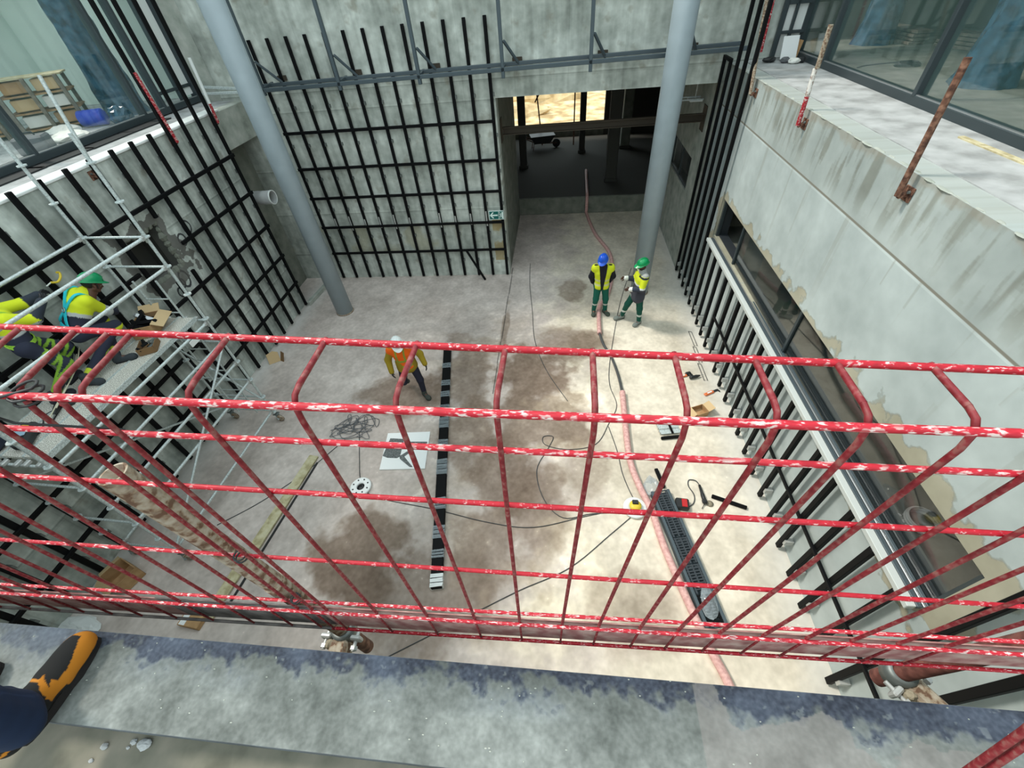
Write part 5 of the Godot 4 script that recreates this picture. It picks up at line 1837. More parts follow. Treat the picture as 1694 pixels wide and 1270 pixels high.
# ------------------------------------------------------------------ crumbs on the near landing
func build_small():
	var spots = [[-1.41, -0.005, 0.017, "largest pale concrete crumb below the kerb, right of the shoe"], [-1.456, -0.008, 0.009, "small pale crumb just left of the largest one below the kerb"], [-1.554, 0.012, 0.01, "pointed pale crumb below the kerb nearest the shoe"], [-1.467, 0.008, 0.005, "tiny pale crumb between the larger ones below the kerb"], [-1.574, 0.05, 0.006, "tiny pale crumb nearest the bottom edge of the picture"]]
	for i in spots.size():
		var q = spots[i]
		var st = S()
		blob(st, Vector3.ZERO, v3(q[2] * 1.4, q[2] * 0.6, q[2]), 300 + i, 6)
		tag(put("concrete_crumb", st, M.slab), q[3], "rubble", "crumbs below the kerb").position = v3(q[0], 5.0 + q[2] * 0.4, q[1])
	var st = S()
	for i in 90:
		var x = rng.randf_range(-2.0, 2.3)
		blob(st, v3(x, 5.2005, rng.randf_range(-0.285, -0.06)), v3(0.002 + 0.003 * rng.randf(), 0.0015, 0.002), 400 + i, 3)
	stuff(tag(put("kerb_grit", st, M.concrete), "pale grit scattered along the dark painted kerb edge", "grit"))
	# red bars of a barrier lying by the kerb, lower right corner
	var t = thing("loose_barrier_bars", "pair of red bars crossing the picture's lower right corner", "bar")
	for k in 2:
		st = S()
		var o = v3(0.018 * k, 0.0, 0.006 * k)
		tube(st, [v3(0.84, 5.21, -0.02) + o, v3(0.853, 5.75, -0.158) + o, v3(0.87, 6.15, -0.28) + o], 0.007, 8)
		put("bar", st, M.red_bar, t)

# ------------------------------------------------------------------ people: smooth bodies meshed from tapered capsules
func cap_d(p, b):
	var a = b[0]
	var ab = b[1] - a
	var h = clampf((p - a).dot(ab) / maxf(ab.length_squared(), 0.000001), 0.0, 1.0)
	return p.distance_to(a + ab * h) - lerpf(b[2], b[3], h)

# bones: [from, to, radius, radius, colour]; appended to acc.st; carve(p, d) may cut the field
func sdf(acc, bones, cell, infl = 0.0, k = 0.03, colf = null, carve = null):
	var lo = Vector3.ONE * 1e9
	var hi = -lo
	for b in bones:
		var m = maxf(b[2], b[3]) + infl + cell * 3.0
		lo = lo.min(b[0].min(b[1]) - Vector3.ONE * m)
		hi = hi.max(b[0].max(b[1]) + Vector3.ONE * m)
	var nx = int((hi.x - lo.x) / cell) + 2
	var ny = int((hi.y - lo.y) / cell) + 2
	var nz_ = int((hi.z - lo.z) / cell) + 2
	var sy = nx
	var sz = nx * ny
	var f = PackedFloat32Array()
	f.resize(nx * ny * nz_)
	f.fill(1.0)
	for b in bones:
		var m = maxf(b[2], b[3]) + infl + cell * 2.0 + k
		var p0 = ((b[0].min(b[1]) - Vector3.ONE * m - lo) / cell).floor()
		var p1 = ((b[0].max(b[1]) + Vector3.ONE * m - lo) / cell).ceil()
		var a: Vector3 = b[0]
		var ab: Vector3 = b[1] - a
		var il = 1.0 / maxf(ab.length_squared(), 0.000001)
		var r0: float = b[2] + infl
		var dr: float = b[3] - b[2]
		for z in range(maxi(0, int(p0.z)), mini(nz_ - 1, int(p1.z)) + 1):
			for y in range(maxi(0, int(p0.y)), mini(ny - 1, int(p1.y)) + 1):
				for x in range(maxi(0, int(p0.x)), mini(nx - 1, int(p1.x)) + 1):
					var p = lo + Vector3(x, y, z) * cell
					var h = clampf((p - a).dot(ab) * il, 0.0, 1.0)
					var d = p.distance_to(a + ab * h) - r0 - dr * h
					var i = x + y * sy + z * sz
					var e = f[i]
					var q = maxf(k - absf(d - e), 0.0) / k
					f[i] = minf(d, e) - q * q * k * 0.25
	if carve != null:
		for z in nz_:
			for y in ny:
				for x in nx:
					var i = x + y * sy + z * sz
					if absf(f[i]) < 0.12:
						f[i] = carve.call(lo + Vector3(x, y, z) * cell, f[i])
	var idx = PackedInt32Array()
	idx.resize(nx * ny * nz_)
	idx.fill(-1)
	var offs = [0, 1, sy, sy + 1, sz, sz + 1, sz + sy, sz + sy + 1]
	var cn = [Vector3(0, 0, 0), Vector3(1, 0, 0), Vector3(0, 1, 0), Vector3(1, 1, 0), Vector3(0, 0, 1), Vector3(1, 0, 1), Vector3(0, 1, 1), Vector3(1, 1, 1)]
	var edges = [[0, 1], [2, 3], [4, 5], [6, 7], [0, 2], [1, 3], [4, 6], [5, 7], [0, 4], [1, 5], [2, 6], [3, 7]]
	var lim = cell * 1.8
	var cells = []
	var st: SurfaceTool = acc.st
	for z in nz_ - 1:
		for y in ny - 1:
			for x in nx - 1:
				var i = x + y * sy + z * sz
				if absf(f[i]) > lim:
					continue
				var v = [f[i], f[i + offs[1]], f[i + offs[2]], f[i + offs[3]], f[i + offs[4]], f[i + offs[5]], f[i + offs[6]], f[i + offs[7]]]
				var neg = 0
				for c in 8:
					if v[c] < 0.0:
						neg += 1
				if neg == 0 or neg == 8:
					continue
				var s = Vector3.ZERO
				var n = 0
				for e in edges:
					var va = v[e[0]]
					var vb = v[e[1]]
					if (va < 0.0) != (vb < 0.0):
						s += cn[e[0]].lerp(cn[e[1]], va / (va - vb))
						n += 1
				var g = Vector3(v[1] + v[3] + v[5] + v[7] - v[0] - v[2] - v[4] - v[6], v[2] + v[3] + v[6] + v[7] - v[0] - v[1] - v[4] - v[5], v[4] + v[5] + v[6] + v[7] - v[0] - v[1] - v[2] - v[3])
				var p = lo + (Vector3(x, y, z) + s / n) * cell
				var col = Color.WHITE
				if colf != null:
					col = colf.call(p)
				else:
					var best = 1e9
					for b in bones:
						var d = cap_d(p, b)
						if d < best:
							best = d
							col = b[4]
				st.set_color(col.srgb_to_linear())
				st.set_normal(g.normalized())
				st.add_vertex(p)
				idx[i] = acc.n
				acc.n += 1
				cells.append(i)
	for i in cells:
		var x = i % nx
		var y = (i / nx) % ny
		var z = i / sz
		if x == 0 or y == 0 or z == 0:
			continue
		var s0 = f[i] < 0.0
		for ax in 3:
			var j = i + [1, sy, sz][ax]
			if s0 == (f[j] < 0.0):
				continue
			var u = [sy, sz, 1][ax]
			var w = [sz, 1, sy][ax]
			var q = [idx[i - u - w], idx[i - w], idx[i], idx[i - u]]
			if q[0] < 0 or q[1] < 0 or q[2] < 0 or q[3] < 0:
				continue
			if s0:
				q = [q[3], q[2], q[1], q[0]]
			for w2 in [0, 1, 2, 0, 2, 3]:
				st.add_index(q[w2])

func acc_new():
	var st = SurfaceTool.new()
	st.begin(Mesh.PRIMITIVE_TRIANGLES)
	return {"st": st, "n": 0}

func put_acc(called, acc, m, parent):
	return mi_add(called, acc.st.commit(), m, parent)

# a hand: palm, four bent fingers, thumb. w: wrist, d: along the fingers, n: out of the palm, s: side the thumb is on
func hand_bones(w, d, n, s, curl, col):
	d = d.normalized()
	n = (n - d * n.dot(d)).normalized()
	var a = d.cross(n).normalized() * s
	var out = []
	for k in 3:
		var o = a * (0.026 - 0.026 * k)
		out.append([w + o * 0.6, w + d * 0.075 + o, 0.017, 0.015, col])
	for k in 4:
		var o = a * (0.032 - 0.0215 * k)
		var l = [0.075, 0.085, 0.078, 0.06][k]
		var p0 = w + d * (0.082 - 0.004 * absf(k - 1.0)) + o
		var d1 = (d * cos(curl) + n * sin(curl)).normalized()
		var d2 = (d * cos(curl * 2.2) + n * sin(curl * 2.2)).normalized()
		var p1 = p0 + d1 * l * 0.5
		var p2 = p1 + d2 * l * 0.5
		out.append([p0, p1, 0.0095, 0.009, col])
		out.append([p1, p2, 0.0088, 0.0075, col])
	var t0 = w + d * 0.025 + a * 0.03
	var t1 = t0 + (d * 0.6 + a * 0.7 + n * 0.25).normalized() * 0.045
	out.append([t0, t1, 0.013, 0.011, col])
	out.append([t1, t1 + (d * 0.9 + a * 0.2 + n * 0.3).normalized() * 0.035, 0.0105, 0.009, col])
	return out

# a head in world axes: b has x to the person's left, y up, z forward
func add_head(acc, at, b, skin, hair, beard):
	var T = func(x, y, z): return at + b * Vector3(x, y, z)
	var bones = [
		[T.call(0, 0.055, -0.035), T.call(0, 0.07, 0.015), 0.09, 0.084, skin],
		[T.call(0, -0.01, 0.03), T.call(0, 0.03, 0.045), 0.062, 0.064, skin],
		[T.call(-0.025, -0.062, 0.045), T.call(0.025, -0.062, 0.045), 0.034, 0.034, skin],
		[T.call(0, -0.075, 0.062), T.call(0, -0.07, 0.066), 0.022, 0.022, skin],
		[T.call(-0.05, -0.04, 0.0), T.call(-0.03, -0.06, 0.04), 0.032, 0.03, skin],
		[T.call(0.05, -0.04, 0.0), T.call(0.03, -0.06, 0.04), 0.032, 0.03, skin],
		[T.call(0, 0.018, 0.105), T.call(0, -0.018, 0.122), 0.009, 0.014, skin],
		[T.call(-0.014, -0.022, 0.108), T.call(0.014, -0.022, 0.108), 0.009, 0.009, skin],
		[T.call(-0.04, 0.03, 0.088), T.call(0.04, 0.03, 0.088), 0.016, 0.016, skin],
		[T.call(-0.018, -0.047, 0.095), T.call(0.018, -0.047, 0.095), 0.009, 0.009, skin],
		[T.call(-0.086, 0.012, -0.005), T.call(-0.086, -0.03, 0.0), 0.017, 0.012, skin],
		[T.call(0.086, 0.012, -0.005), T.call(0.086, -0.03, 0.0), 0.017, 0.012, skin],
		[T.call(0, -0.06, -0.02), T.call(0, -0.17, -0.035), 0.052, 0.056, skin]]
	var bi = b.transposed()
	var colf = func(p):
		var q = bi * (p - at)
		for s in [-1, 1]:
			var e = Vector2(q.x - 0.034 * s, q.y - 0.008)
			if q.z > 0.075 and e.length() < 0.011:
				return Color(0.06, 0.05, 0.05) if e.length() < 0.006 else Color(0.85, 0.83, 0.8)
		if q.z > 0.08 and absf(q.y + 0.047) < 0.01 and absf(q.x) < 0.028:
			return skin.lerp(Color(0.5, 0.2, 0.2), 0.4)
		if q.z > 0.07 and absf(q.y - 0.036) < 0.006 and absf(q.x) > 0.015 and absf(q.x) < 0.055:
			return hair
		if q.y > 0.055 or (q.z < -0.03 and q.y > -0.03):
			return hair
		if beard and q.y < -0.035 and q.y > -0.115 and q.z > 0.0:
			return skin.lerp(hair, 0.75)
		return skin
	sdf(acc, bones, 0.0085, 0.0, 0.018, colf)

func helmet(parent, at, b, col, strap):
	var t = Node3D.new()
	t.name = numbered("hard_hat", parent)
	parent.add_child(t, true)
	var shell = mat(col, 0.28)
	var st = S()
	st.set_smooth_group(0)
	var rows = []
	for i in 11:
		var u = PI / 2 * i / 10.0
		var row = []
		for k in 28:
			var a = TAU * k / 28
			var rx = 0.118
			var rz = 0.146
			row.append(at + b * v3(sin(a) * rx * cos(u), 0.045 + 0.13 * sin(u), cos(a) * rz * cos(u) - 0.005))
		rows.append(row)
	for i in 10:
		for k in 28:
			var l = (k + 1) % 28
			quad_o(st, at + b * v3(0, 0.04, 0), rows[i][k], rows[i][l], rows[i + 1][l], rows[i + 1][k])
	put("shell", st, shell, t)
	st = S()
	var o = at + b * v3(0, 0.04, 0)
	for k in 28:
		var q = []
		for j in [k, k + 1]:
			var a = TAU * j / 28
			var ex = 0.014 + 0.055 * pow(maxf(cos(a), 0.0), 2.0)
			q.append(at + b * v3(sin(a) * 0.116, 0.05, cos(a) * 0.144 - 0.005))
			q.append(at + b * v3(sin(a) * (0.118 + ex * 0.55), 0.04 - 0.02 * maxf(cos(a), 0.0), cos(a) * (0.146 + ex) - 0.005))
			q.append(at + b * v3(sin(a) * (0.116 + ex * 0.55), 0.034 - 0.02 * maxf(cos(a), 0.0), cos(a) * (0.143 + ex) - 0.005))
			q.append(at + b * v3(sin(a) * 0.113, 0.04, cos(a) * 0.14 - 0.005))
		quad_o(st, o - b.y, q[0], q[1], q[5], q[4])
		quad_o(st, o, q[1], q[2], q[6], q[5])
		quad_o(st, o + b.y, q[2], q[3], q[7], q[6])
	put("brim", st, shell, t)
	st = S()
	for x in [-0.022, 0.0, 0.022]:
		var pts = []
		for i in 11:
			var a = lerpf(-1.15, 1.15, i / 10.0)
			pts.append(at + b * v3(x, 0.045 + 0.131 * cos(a), sin(a) * 0.147 - 0.005))
		tube(st, pts, 0.007, 6)
	put("ridge", st, shell, t)
	if strap:
		st = S()
		tube(st, [at + b * v3(-0.1, 0.04, 0.01), at + b * v3(-0.075, -0.05, 0.035), at + b * v3(0, -0.108, 0.06), at + b * v3(0.075, -0.05, 0.035), at + b * v3(0.1, 0.04, 0.01)], 0.006, 5)
		put("chin_strap", st, M.tool, t)
	return t

func boot(parent, ank, toe, col, sole):
	var d = toe - ank
	d.y = 0
	d = d.normalized()
	var side = Vector3.UP.cross(d)
	var base = minf(ank.y - 0.085, toe.y - 0.03)
	var acc = acc_new()
	var flat = Basis(side, Vector3.UP, d)
	# keep the foot's own pitch when it is lifted
	var lift = (toe.y - 0.03) - (ank.y - 0.085)
	var heel = ank - d * 0.045 - v3(0, 0.05, 0)
	sdf(acc, [[ank + v3(0, 0.05, 0), ank, 0.05, 0.05, col], [heel, toe - d * 0.03, 0.045, 0.042, col], [toe - d * 0.05 + side * 0.018, toe - d * 0.02 + side * 0.008, 0.04, 0.036, col], [toe - d * 0.05 - side * 0.018, toe - d * 0.02 - side * 0.008, 0.04, 0.036, col]], 0.011, 0.006, 0.03)
	var o = put_acc("boot", acc, M.cloth, parent)
	var st = S()
	var h0 = heel - v3(0, 0.04, 0)
	var t0 = toe - v3(0, 0.036, 0)
	var up = Vector3.UP
	bar(st, h0 - d * 0.03, t0 + d * 0.005, 0.085, 0.028, up, 0.01)
	put("sole", st, mat(sole, 0.9), o)
	return o

# J: joints in world space. C: colours. returns the person node
func person(label, J, C, opt = {}):
	var t = thing("person", label, "person", J.base)
	var inv = -J.base
	for k in J.keys():
		if J[k] is Vector3:
			J[k] = J[k] + inv
	var sk = C.skin
	var chest = (J.sL + J.sR) * 0.5
	var hips = (J.hL + J.hR) * 0.5
	var up = (chest - hips).normalized()
	var side = (J.sL - J.sR).normalized()
	var fwd = side.cross(up).normalized()
	var mid = hips.lerp(chest, 0.5)
	var low = chest - up * 0.13
	var torso = [
		[J.hL, J.hR, 0.105, 0.105, C.legs],
		[hips + side * 0.045, mid + side * 0.045, 0.1, 0.1, C.top],
		[hips - side * 0.045, mid - side * 0.045, 0.1, 0.1, C.top],
		[mid + side * 0.05, low + side * 0.07, 0.1, 0.112, C.top],
		[mid - side * 0.05, low - side * 0.07, 0.1, 0.112, C.top],
		[J.sL - side * 0.05 - up * 0.03, J.sR + side * 0.05 - up * 0.03, 0.075, 0.075, C.top]]
	var arms = [
		[J.sL, J.eL, 0.056, 0.046, C.arm], [J.sR, J.eR, 0.056, 0.046, C.arm],
		[J.eL, J.wL, 0.044, 0.03, C.fore], [J.eR, J.wR, 0.044, 0.03, C.fore]]
	var legs = [
		[J.hL, J.kL, 0.088, 0.06, C.legs], [J.hR, J.kR, 0.088, 0.06, C.legs],
		[J.kL, J.aL, 0.058, 0.04, C.legs], [J.kR, J.aR, 0.058, 0.04, C.legs]]
	var feet = [[J.aL, J.tL - v3(0, 0.01, 0), 0.036, 0.026, sk], [J.aR, J.tR - v3(0, 0.01, 0), 0.036, 0.026, sk]]
	# the body: one surface, skin throughout, with head and hands
	var acc = acc_new()
	var skinned = []
	for b in torso + arms + legs + feet:
		skinned.append([b[0], b[1], b[2] * 0.86, b[3] * 0.86, sk])
	skinned.append([chest, J.head - J.hb.y * 0.1, 0.055, 0.05, sk])
	sdf(acc, skinned, 0.019, 0.0, 0.03)
	add_head(acc, J.head, J.hb, sk, C.hair, C.get("beard", false))
	var gl = C.get("glove", sk)
	for q in [["L", 1.0], ["R", -1.0]]:
		var w = J["w" + q[0]]
		var d = J.get("d" + q[0], w - J["e" + q[0]])
		sdf(acc, hand_bones(w, d, J.get("n" + q[0], -side * q[1]), q[1] * J.get("flip", 1.0), J.get("curl", 0.35), gl), 0.0065, 0.0, 0.008)
	put_acc("body", acc, M.skin, t)
	# clothes
	acc = acc_new()
	sdf(acc, [[J.hL, J.hR, 0.098, 0.098, C.legs], [hips, hips + up * 0.02, 0.1, 0.1, C.legs]] + legs, 0.015, 0.016, 0.04, C.get("legs_f"))
	put_acc("trousers", acc, M.cloth, t)
	acc = acc_new()
	var coat = torso.slice(1) + arms
	if C.get("long", 0.0) > 0.0:
		coat.append([hips + side * 0.05, hips + side * 0.055 - up * C.long, 0.118, 0.126, C.top])
		coat.append([hips - side * 0.05, hips - side * 0.055 - up * C.long, 0.118, 0.126, C.top])
	if C.get("long", 0.0) > 0.0:
		for h in [J.hL, J.hR]:
			coat.append([h + up * 0.12, h - up * C.long * 0.7, 0.09, 0.1, C.top])
	coat.append([chest - up * 0.02, chest.lerp(J.head, 0.42), 0.065, 0.06, C.get("collar", C.top)])
	sdf(acc, coat, 0.015, 0.027, 0.035, C.get("top_f"))
	put_acc(C.get("top_name", "jacket"), acc, M.cloth, t)
	if C.has("vest"):
		acc = acc_new()
		var vb = torso.slice(1)
		vb.append([J.sL, J.sL.lerp(J.eL, 0.12), 0.06, 0.058, C.top])
		vb.append([J.sR, J.sR.lerp(J.eR, 0.12), 0.06, 0.058, C.top])
		vb.append([hips + side * 0.05, hips - side * 0.05, 0.112, 0.112, C.top])
		var gap = C.get("gap", 0.0)
		var carve = func(p, d):
			var q = p - hips
			var s = q.dot(side)
			var f = q.dot(fwd)
			var u = q.dot(up)
			var hh = (chest - hips).dot(up)
			d = maxf(d, -(u + 0.06))
			d = maxf(d, u - hh - 0.075)
			if f > 0.0 and gap > 0.0:
				d = maxf(d, gap * (0.45 + 0.75 * clampf(u / hh, 0.0, 1.2)) - absf(s))
			d = maxf(d, 0.075 - Vector2(s, f - 0.02).length() if u > hh - 0.03 else d)
			return d
		sdf(acc, vb, 0.0125, 0.038, 0.03, C.vest, carve)
		put_acc("vest", acc, M.cloth, t)
	boot(t, J.aL, J.tL, C.boot, C.get("sole", Color(0.08, 0.08, 0.08)))
	boot(t, J.aR, J.tR, C.boot, C.get("sole", Color(0.08, 0.08, 0.08)))
	helmet(t, J.head + J.hb.y * 0.022, J.hb, C.hat, C.get("strap", false))
	t.set_meta("parts_axes", [side, up, fwd, hips, chest])
	return t

func head_basis(f, tilt = 0.0):
	f = f.normalized()
	var x = Vector3.UP.cross(f).normalized()
	var b = Basis(x, f.cross(x), f)
	return b * Basis(Vector3(0, 0, 1), tilt)

func build_people():
	var yel = Color8(214, 226, 40)
	var green = Color8(12, 92, 78)
	var navy = Color8(40, 44, 62)
	var white = Color8(222, 226, 222)
	var dark_skin = Color8(88, 58, 44)
	var mid_skin = Color8(128, 88, 68)
	# --- man with the blue helmet, hands behind his back
	var b = v3(1.08, 0, -9.47)
	var J = {"base": b, "hL": b + v3(0.09, 0.88, 0.0), "hR": b + v3(-0.09, 0.88, 0), "kL": b + v3(0.13, 0.48, 0.03), "kR": b + v3(-0.12, 0.48, 0.03), "aL": b + v3(0.15, 0.1, -0.02), "aR": b + v3(-0.15, 0.1, -0.02), "tL": b + v3(0.24, 0.035, 0.14), "tR": b + v3(-0.16, 0.035, 0.17), "sL": b + v3(0.19, 1.38, 0.0), "sR": b + v3(-0.19, 1.38, 0.0), "eL": b + v3(0.27, 1.1, -0.06), "eR": b + v3(-0.27, 1.1, -0.06), "wL": b + v3(0.2, 0.9, -0.15), "wR": b + v3(-0.22, 0.9, -0.13), "head": b + v3(-0.02, 1.58, 0.05), "hb": head_basis(v3(-0.3, -0.32, 1.0))}
	var vest_y = func(p):
		var h = p.y
		if h > 0.93 and h < 0.985 or h > 1.06 and h < 1.1:
			return Color8(206, 208, 150)
		return yel
	var shin = func(p):
		return Color8(190, 196, 190) if p.y > 0.3 and p.y < 0.345 else green
	person("man in a blue helmet and open yellow vest standing over the hose", J, {"skin": mid_skin, "hair": Color8(24, 20, 18), "top": Color8(26, 26, 34), "arm": Color8(26, 26, 34), "fore": Color8(26, 26, 34), "legs": green, "legs_f": shin, "boot": Color8(74, 84, 74), "hat": Color8(24, 88, 210), "vest": vest_y, "gap": 0.075, "top_name": "sweater"})
	# --- man with the green helmet, talking with raised forearms, facing left
	b = v3(1.98, 0, -9.05)
	J = {"base": b, "hL": b + v3(-0.02, 0.93, 0.1), "hR": b + v3(-0.05, 0.93, -0.08), "kL": b + v3(0.04, 0.5, 0.1), "kR": b + v3(-0.24, 0.52, -0.08), "aL": b + v3(0.08, 0.1, 0.07), "aR": b + v3(-0.33, 0.12, -0.16), "tL": b + v3(-0.05, 0.035, 0.2), "tR": b + v3(-0.52, 0.05, -0.1), "sL": b + v3(0.03, 1.46, 0.19), "sR": b + v3(-0.03, 1.46, -0.17), "eL": b + v3(-0.02, 1.17, 0.27), "eR": b + v3(-0.12, 1.18, -0.2), "wL": b + v3(-0.27, 1.13, 0.2), "wR": b + v3(-0.37, 1.24, -0.14), "head": b + v3(-0.04, 1.66, 0.03), "hb": head_basis(v3(-1.0, -0.22, 0.35)), "curl": 0.5, "nL": v3(0, 1, 0), "nR": v3(0, 1, 0.2)}
	var coat_f = func(p):
		for q in [[J.eL, J.wL], [J.eR, J.wR]]:
			if cap_d(p, [q[0], q[1], 0.0, 0.0]) < 0.075:
				var u = (p - q[0]).dot((q[1] - q[0]).normalized())
				if u > 0.215:
					return white
				return Color8(52, 56, 72) if u > -0.02 else white
		if p.y > 1.22:
			if p.y > 1.42 and p.y < 1.47 and absf(p.z) > 0.1:
				return navy
			if p.y > 1.475:
				return Color8(170, 172, 170)
			return yel
		if p.y > 1.185:
			return white
		if p.x < -0.2 and p.x > -0.26:
			return white
		return Color8(62, 64, 76)
	var shin2 = func(p):
		return Color8(198, 204, 198) if p.y > 0.27 and p.y < 0.32 else Color8(10, 78, 66)
	person("man in a green helmet and yellow-navy jacket gesturing before the grey column", J, {"skin": dark_skin, "hair": Color8(18, 16, 15), "beard": true, "top": yel, "arm": yel, "fore": navy, "legs": green, "legs_f": shin2, "boot": Color8(126, 134, 128), "hat": Color8(10, 150, 88), "top_f": coat_f, "long": 0.12})
	# --- man with the white helmet, walking
	b = v3(-3.3, 0, -6.42)
	J = {"base": b, "hL": b + v3(0.1, 0.9, -0.02), "hR": b + v3(-0.08, 0.9, 0.06), "kL": b + v3(0.22, 0.47, 0.06), "kR": b + v3(-0.12, 0.5, 0.16), "aL": b + v3(0.24, 0.1, 0.1), "aR": b + v3(-0.28, 0.3, -0.2), "tL": b + v3(0.38, 0.035, 0.24), "tR": b + v3(-0.2, 0.16, -0.2), "sL": b + v3(0.17, 1.38, -0.02), "sR": b + v3(-0.2, 1.38, 0.08), "eL": b + v3(0.33, 1.12, -0.08), "eR": b + v3(-0.32, 1.12, 0.12), "wL": b + v3(0.42, 0.92, 0.02), "wR": b + v3(-0.26, 0.9, 0.26), "head": b + v3(0.0, 1.55, 0.12), "hb": head_basis(v3(0.45, -0.65, 1.0))}
	var khaki = Color8(156, 132, 30)
	var vest_o = func(p):
		var q = p.y
		if (q > 1.08 and q < 1.135) or (q > 0.94 and q < 0.985):
			return Color8(150, 160, 60)
		if absf(p.x) > 0.06 and absf(p.x) < 0.1 and q > 1.1:
			return Color8(150, 160, 60)
		return Color8(250, 104, 20)
	person("man in a white helmet and orange vest walking across the floor", J, {"skin": dark_skin, "hair": Color8(18, 16, 15), "top": khaki, "arm": khaki, "fore": khaki, "legs": Color8(36, 38, 50), "boot": Color8(66, 70, 66), "hat": Color8(236, 240, 240), "vest": vest_o, "glove": Color8(40, 42, 44), "top_name": "shirt", "long": 0.06})
	# --- worker crouching on the scaffold, back to us, turquoise harness
	b = v3(-6.95, 2.86, -4.15)
	J = {"base": b, "hL": b + v3(-0.3, 0.62, -0.2), "hR": b + v3(-0.1, 0.6, -0.08), "kL": b + v3(-0.22, 0.5, -0.58), "kR": b + v3(0.05, 0.46, -0.5), "aL": b + v3(0.06, 0.1, -0.16), "aR": b + v3(-0.04, 0.1, 0.34), "tL": b + v3(0.24, 0.035, -0.26), "tR": b + v3(0.16, 0.035, 0.32), "sL": b + v3(-0.28, 1.02, -0.6), "sR": b + v3(0.03, 0.94, -0.44), "eL": b + v3(-0.42, 0.78, -0.72), "eR": b + v3(-0.03, 0.66, -0.6), "wL": b + v3(-0.55, 0.62, -0.86), "wR": b + v3(-0.16, 0.52, -0.78), "head": b + v3(0.03, 1.07, -0.66), "hb": head_basis(v3(0.3, -0.5, -0.9)), "curl": 0.6}
	var hv = func(p):
		var a = b.direction_to(b)
		var q = Vector3(p)
		var ch = (J.sL + J.sR) * 0.5
		var hp = (J.hL + J.hR) * 0.5
		var u = (q - hp).dot((ch - hp).normalized())
		var armd = minf(cap_d(q, [J.eL, J.wL, 0.0, 0.0]), cap_d(q, [J.eR, J.wR, 0.0, 0.0]))
		if armd < 0.075:
			return navy
		var el = minf(q.distance_to(J.eL), q.distance_to(J.eR))
		if el < 0.13:
			return Color8(186, 190, 190)
		if u < 0.22:
			return navy
		if u < 0.275:
			return Color8(186, 190, 190)
		return yel
	var trs = func(p):
		for k in [J.kL, J.kR]:
			var e = p.distance_to(k)
			if e > 0.06 and e < 0.13 and p.y < k.y:
				return yel
		for k in [J.aL, J.aR]:
			var e = p.distance_to(k)
			if e > 0.1 and e < 0.17:
				return Color8(200, 214, 60)
		return navy
	var D = person("worker in a green helmet and turquoise harness crouching on the scaffold deck", J, {"skin": dark_skin, "hair": Color8(18, 16, 15), "top": yel, "arm": yel, "fore": navy, "legs": navy, "legs_f": trs, "top_f": hv, "boot": Color8(52, 56, 62), "hat": Color8(10, 140, 88), "strap": true})
	harness(D, Color8(38, 196, 214))
	var st = S()
	bar(st, J.wR + v3(-0.02, -0.02, -0.06), J.wR + v3(-0.12, 0.05, -0.2), 0.03, 0.03, Vector3.UP, 0.008)
	put("held_tool", st, M.tool, D)
	# --- second worker, mostly outside the picture at the left
	b = v3(-7.05, 2.86, -3.35)
	J = {"base": b, "hL": b + v3(-0.25, 0.85, -0.42), "hR": b + v3(-0.05, 0.82, -0.3), "kL": b + v3(-0.12, 0.52, -0.72), "kR": b + v3(0.1, 0.46, -0.42), "aL": b + v3(-0.3, 0.1, -0.5), "aR": b + v3(-0.12, 0.1, -0.1), "tL": b + v3(-0.32, 0.035, -0.68), "tR": b + v3(-0.06, 0.035, -0.28), "sL": b + v3(-0.36, 1.25, -0.58), "sR": b + v3(-0.06, 1.22, -0.4), "eL": b + v3(-0.3, 1.18, -0.86), "eR": b + v3(0.02, 1.08, -0.62), "wL": b + v3(-0.22, 1.2, -1.02), "wR": b + v3(0.06, 1.22, -0.82), "head": b + v3(-0.35, 1.45, -0.38), "hb": head_basis(v3(-0.7, -0.3, -0.7)), "curl": 0.7}
	var strap_f = func(p):
		for k in [[J.hL, J.kL], [J.hR, J.kR]]:
			var u = (p - k[0]).dot((k[1] - k[0]).normalized())
			if fposmod(u, 0.14) < 0.035 and u > 0.05:
				return Color8(136, 180, 56)
		return navy
	var top2 = func(p):
		var armd = minf(cap_d(p, [J.eL, J.wL, 0.0, 0.0]), cap_d(p, [J.eR, J.wR, 0.0, 0.0]))
		if armd < 0.08:
			return Color8(46, 50, 62)
		var u = p.y
		if u < 1.0:
			return navy
		if u < 1.06:
			return Color8(186, 190, 190)
		return yel
	D = person("worker in a yellow jacket at the picture's left edge, gloved hand on the scaffold rail", J, {"skin": dark_skin, "hair": Color8(18, 16, 15), "top": yel, "arm": yel, "fore": navy, "legs": navy, "legs_f": strap_f, "top_f": top2, "boot": Color8(44, 46, 54), "hat": Color8(10, 140, 88), "glove": Color8(30, 32, 36)})
	harness(D, Color8(150, 196, 60))
	build_bystander()

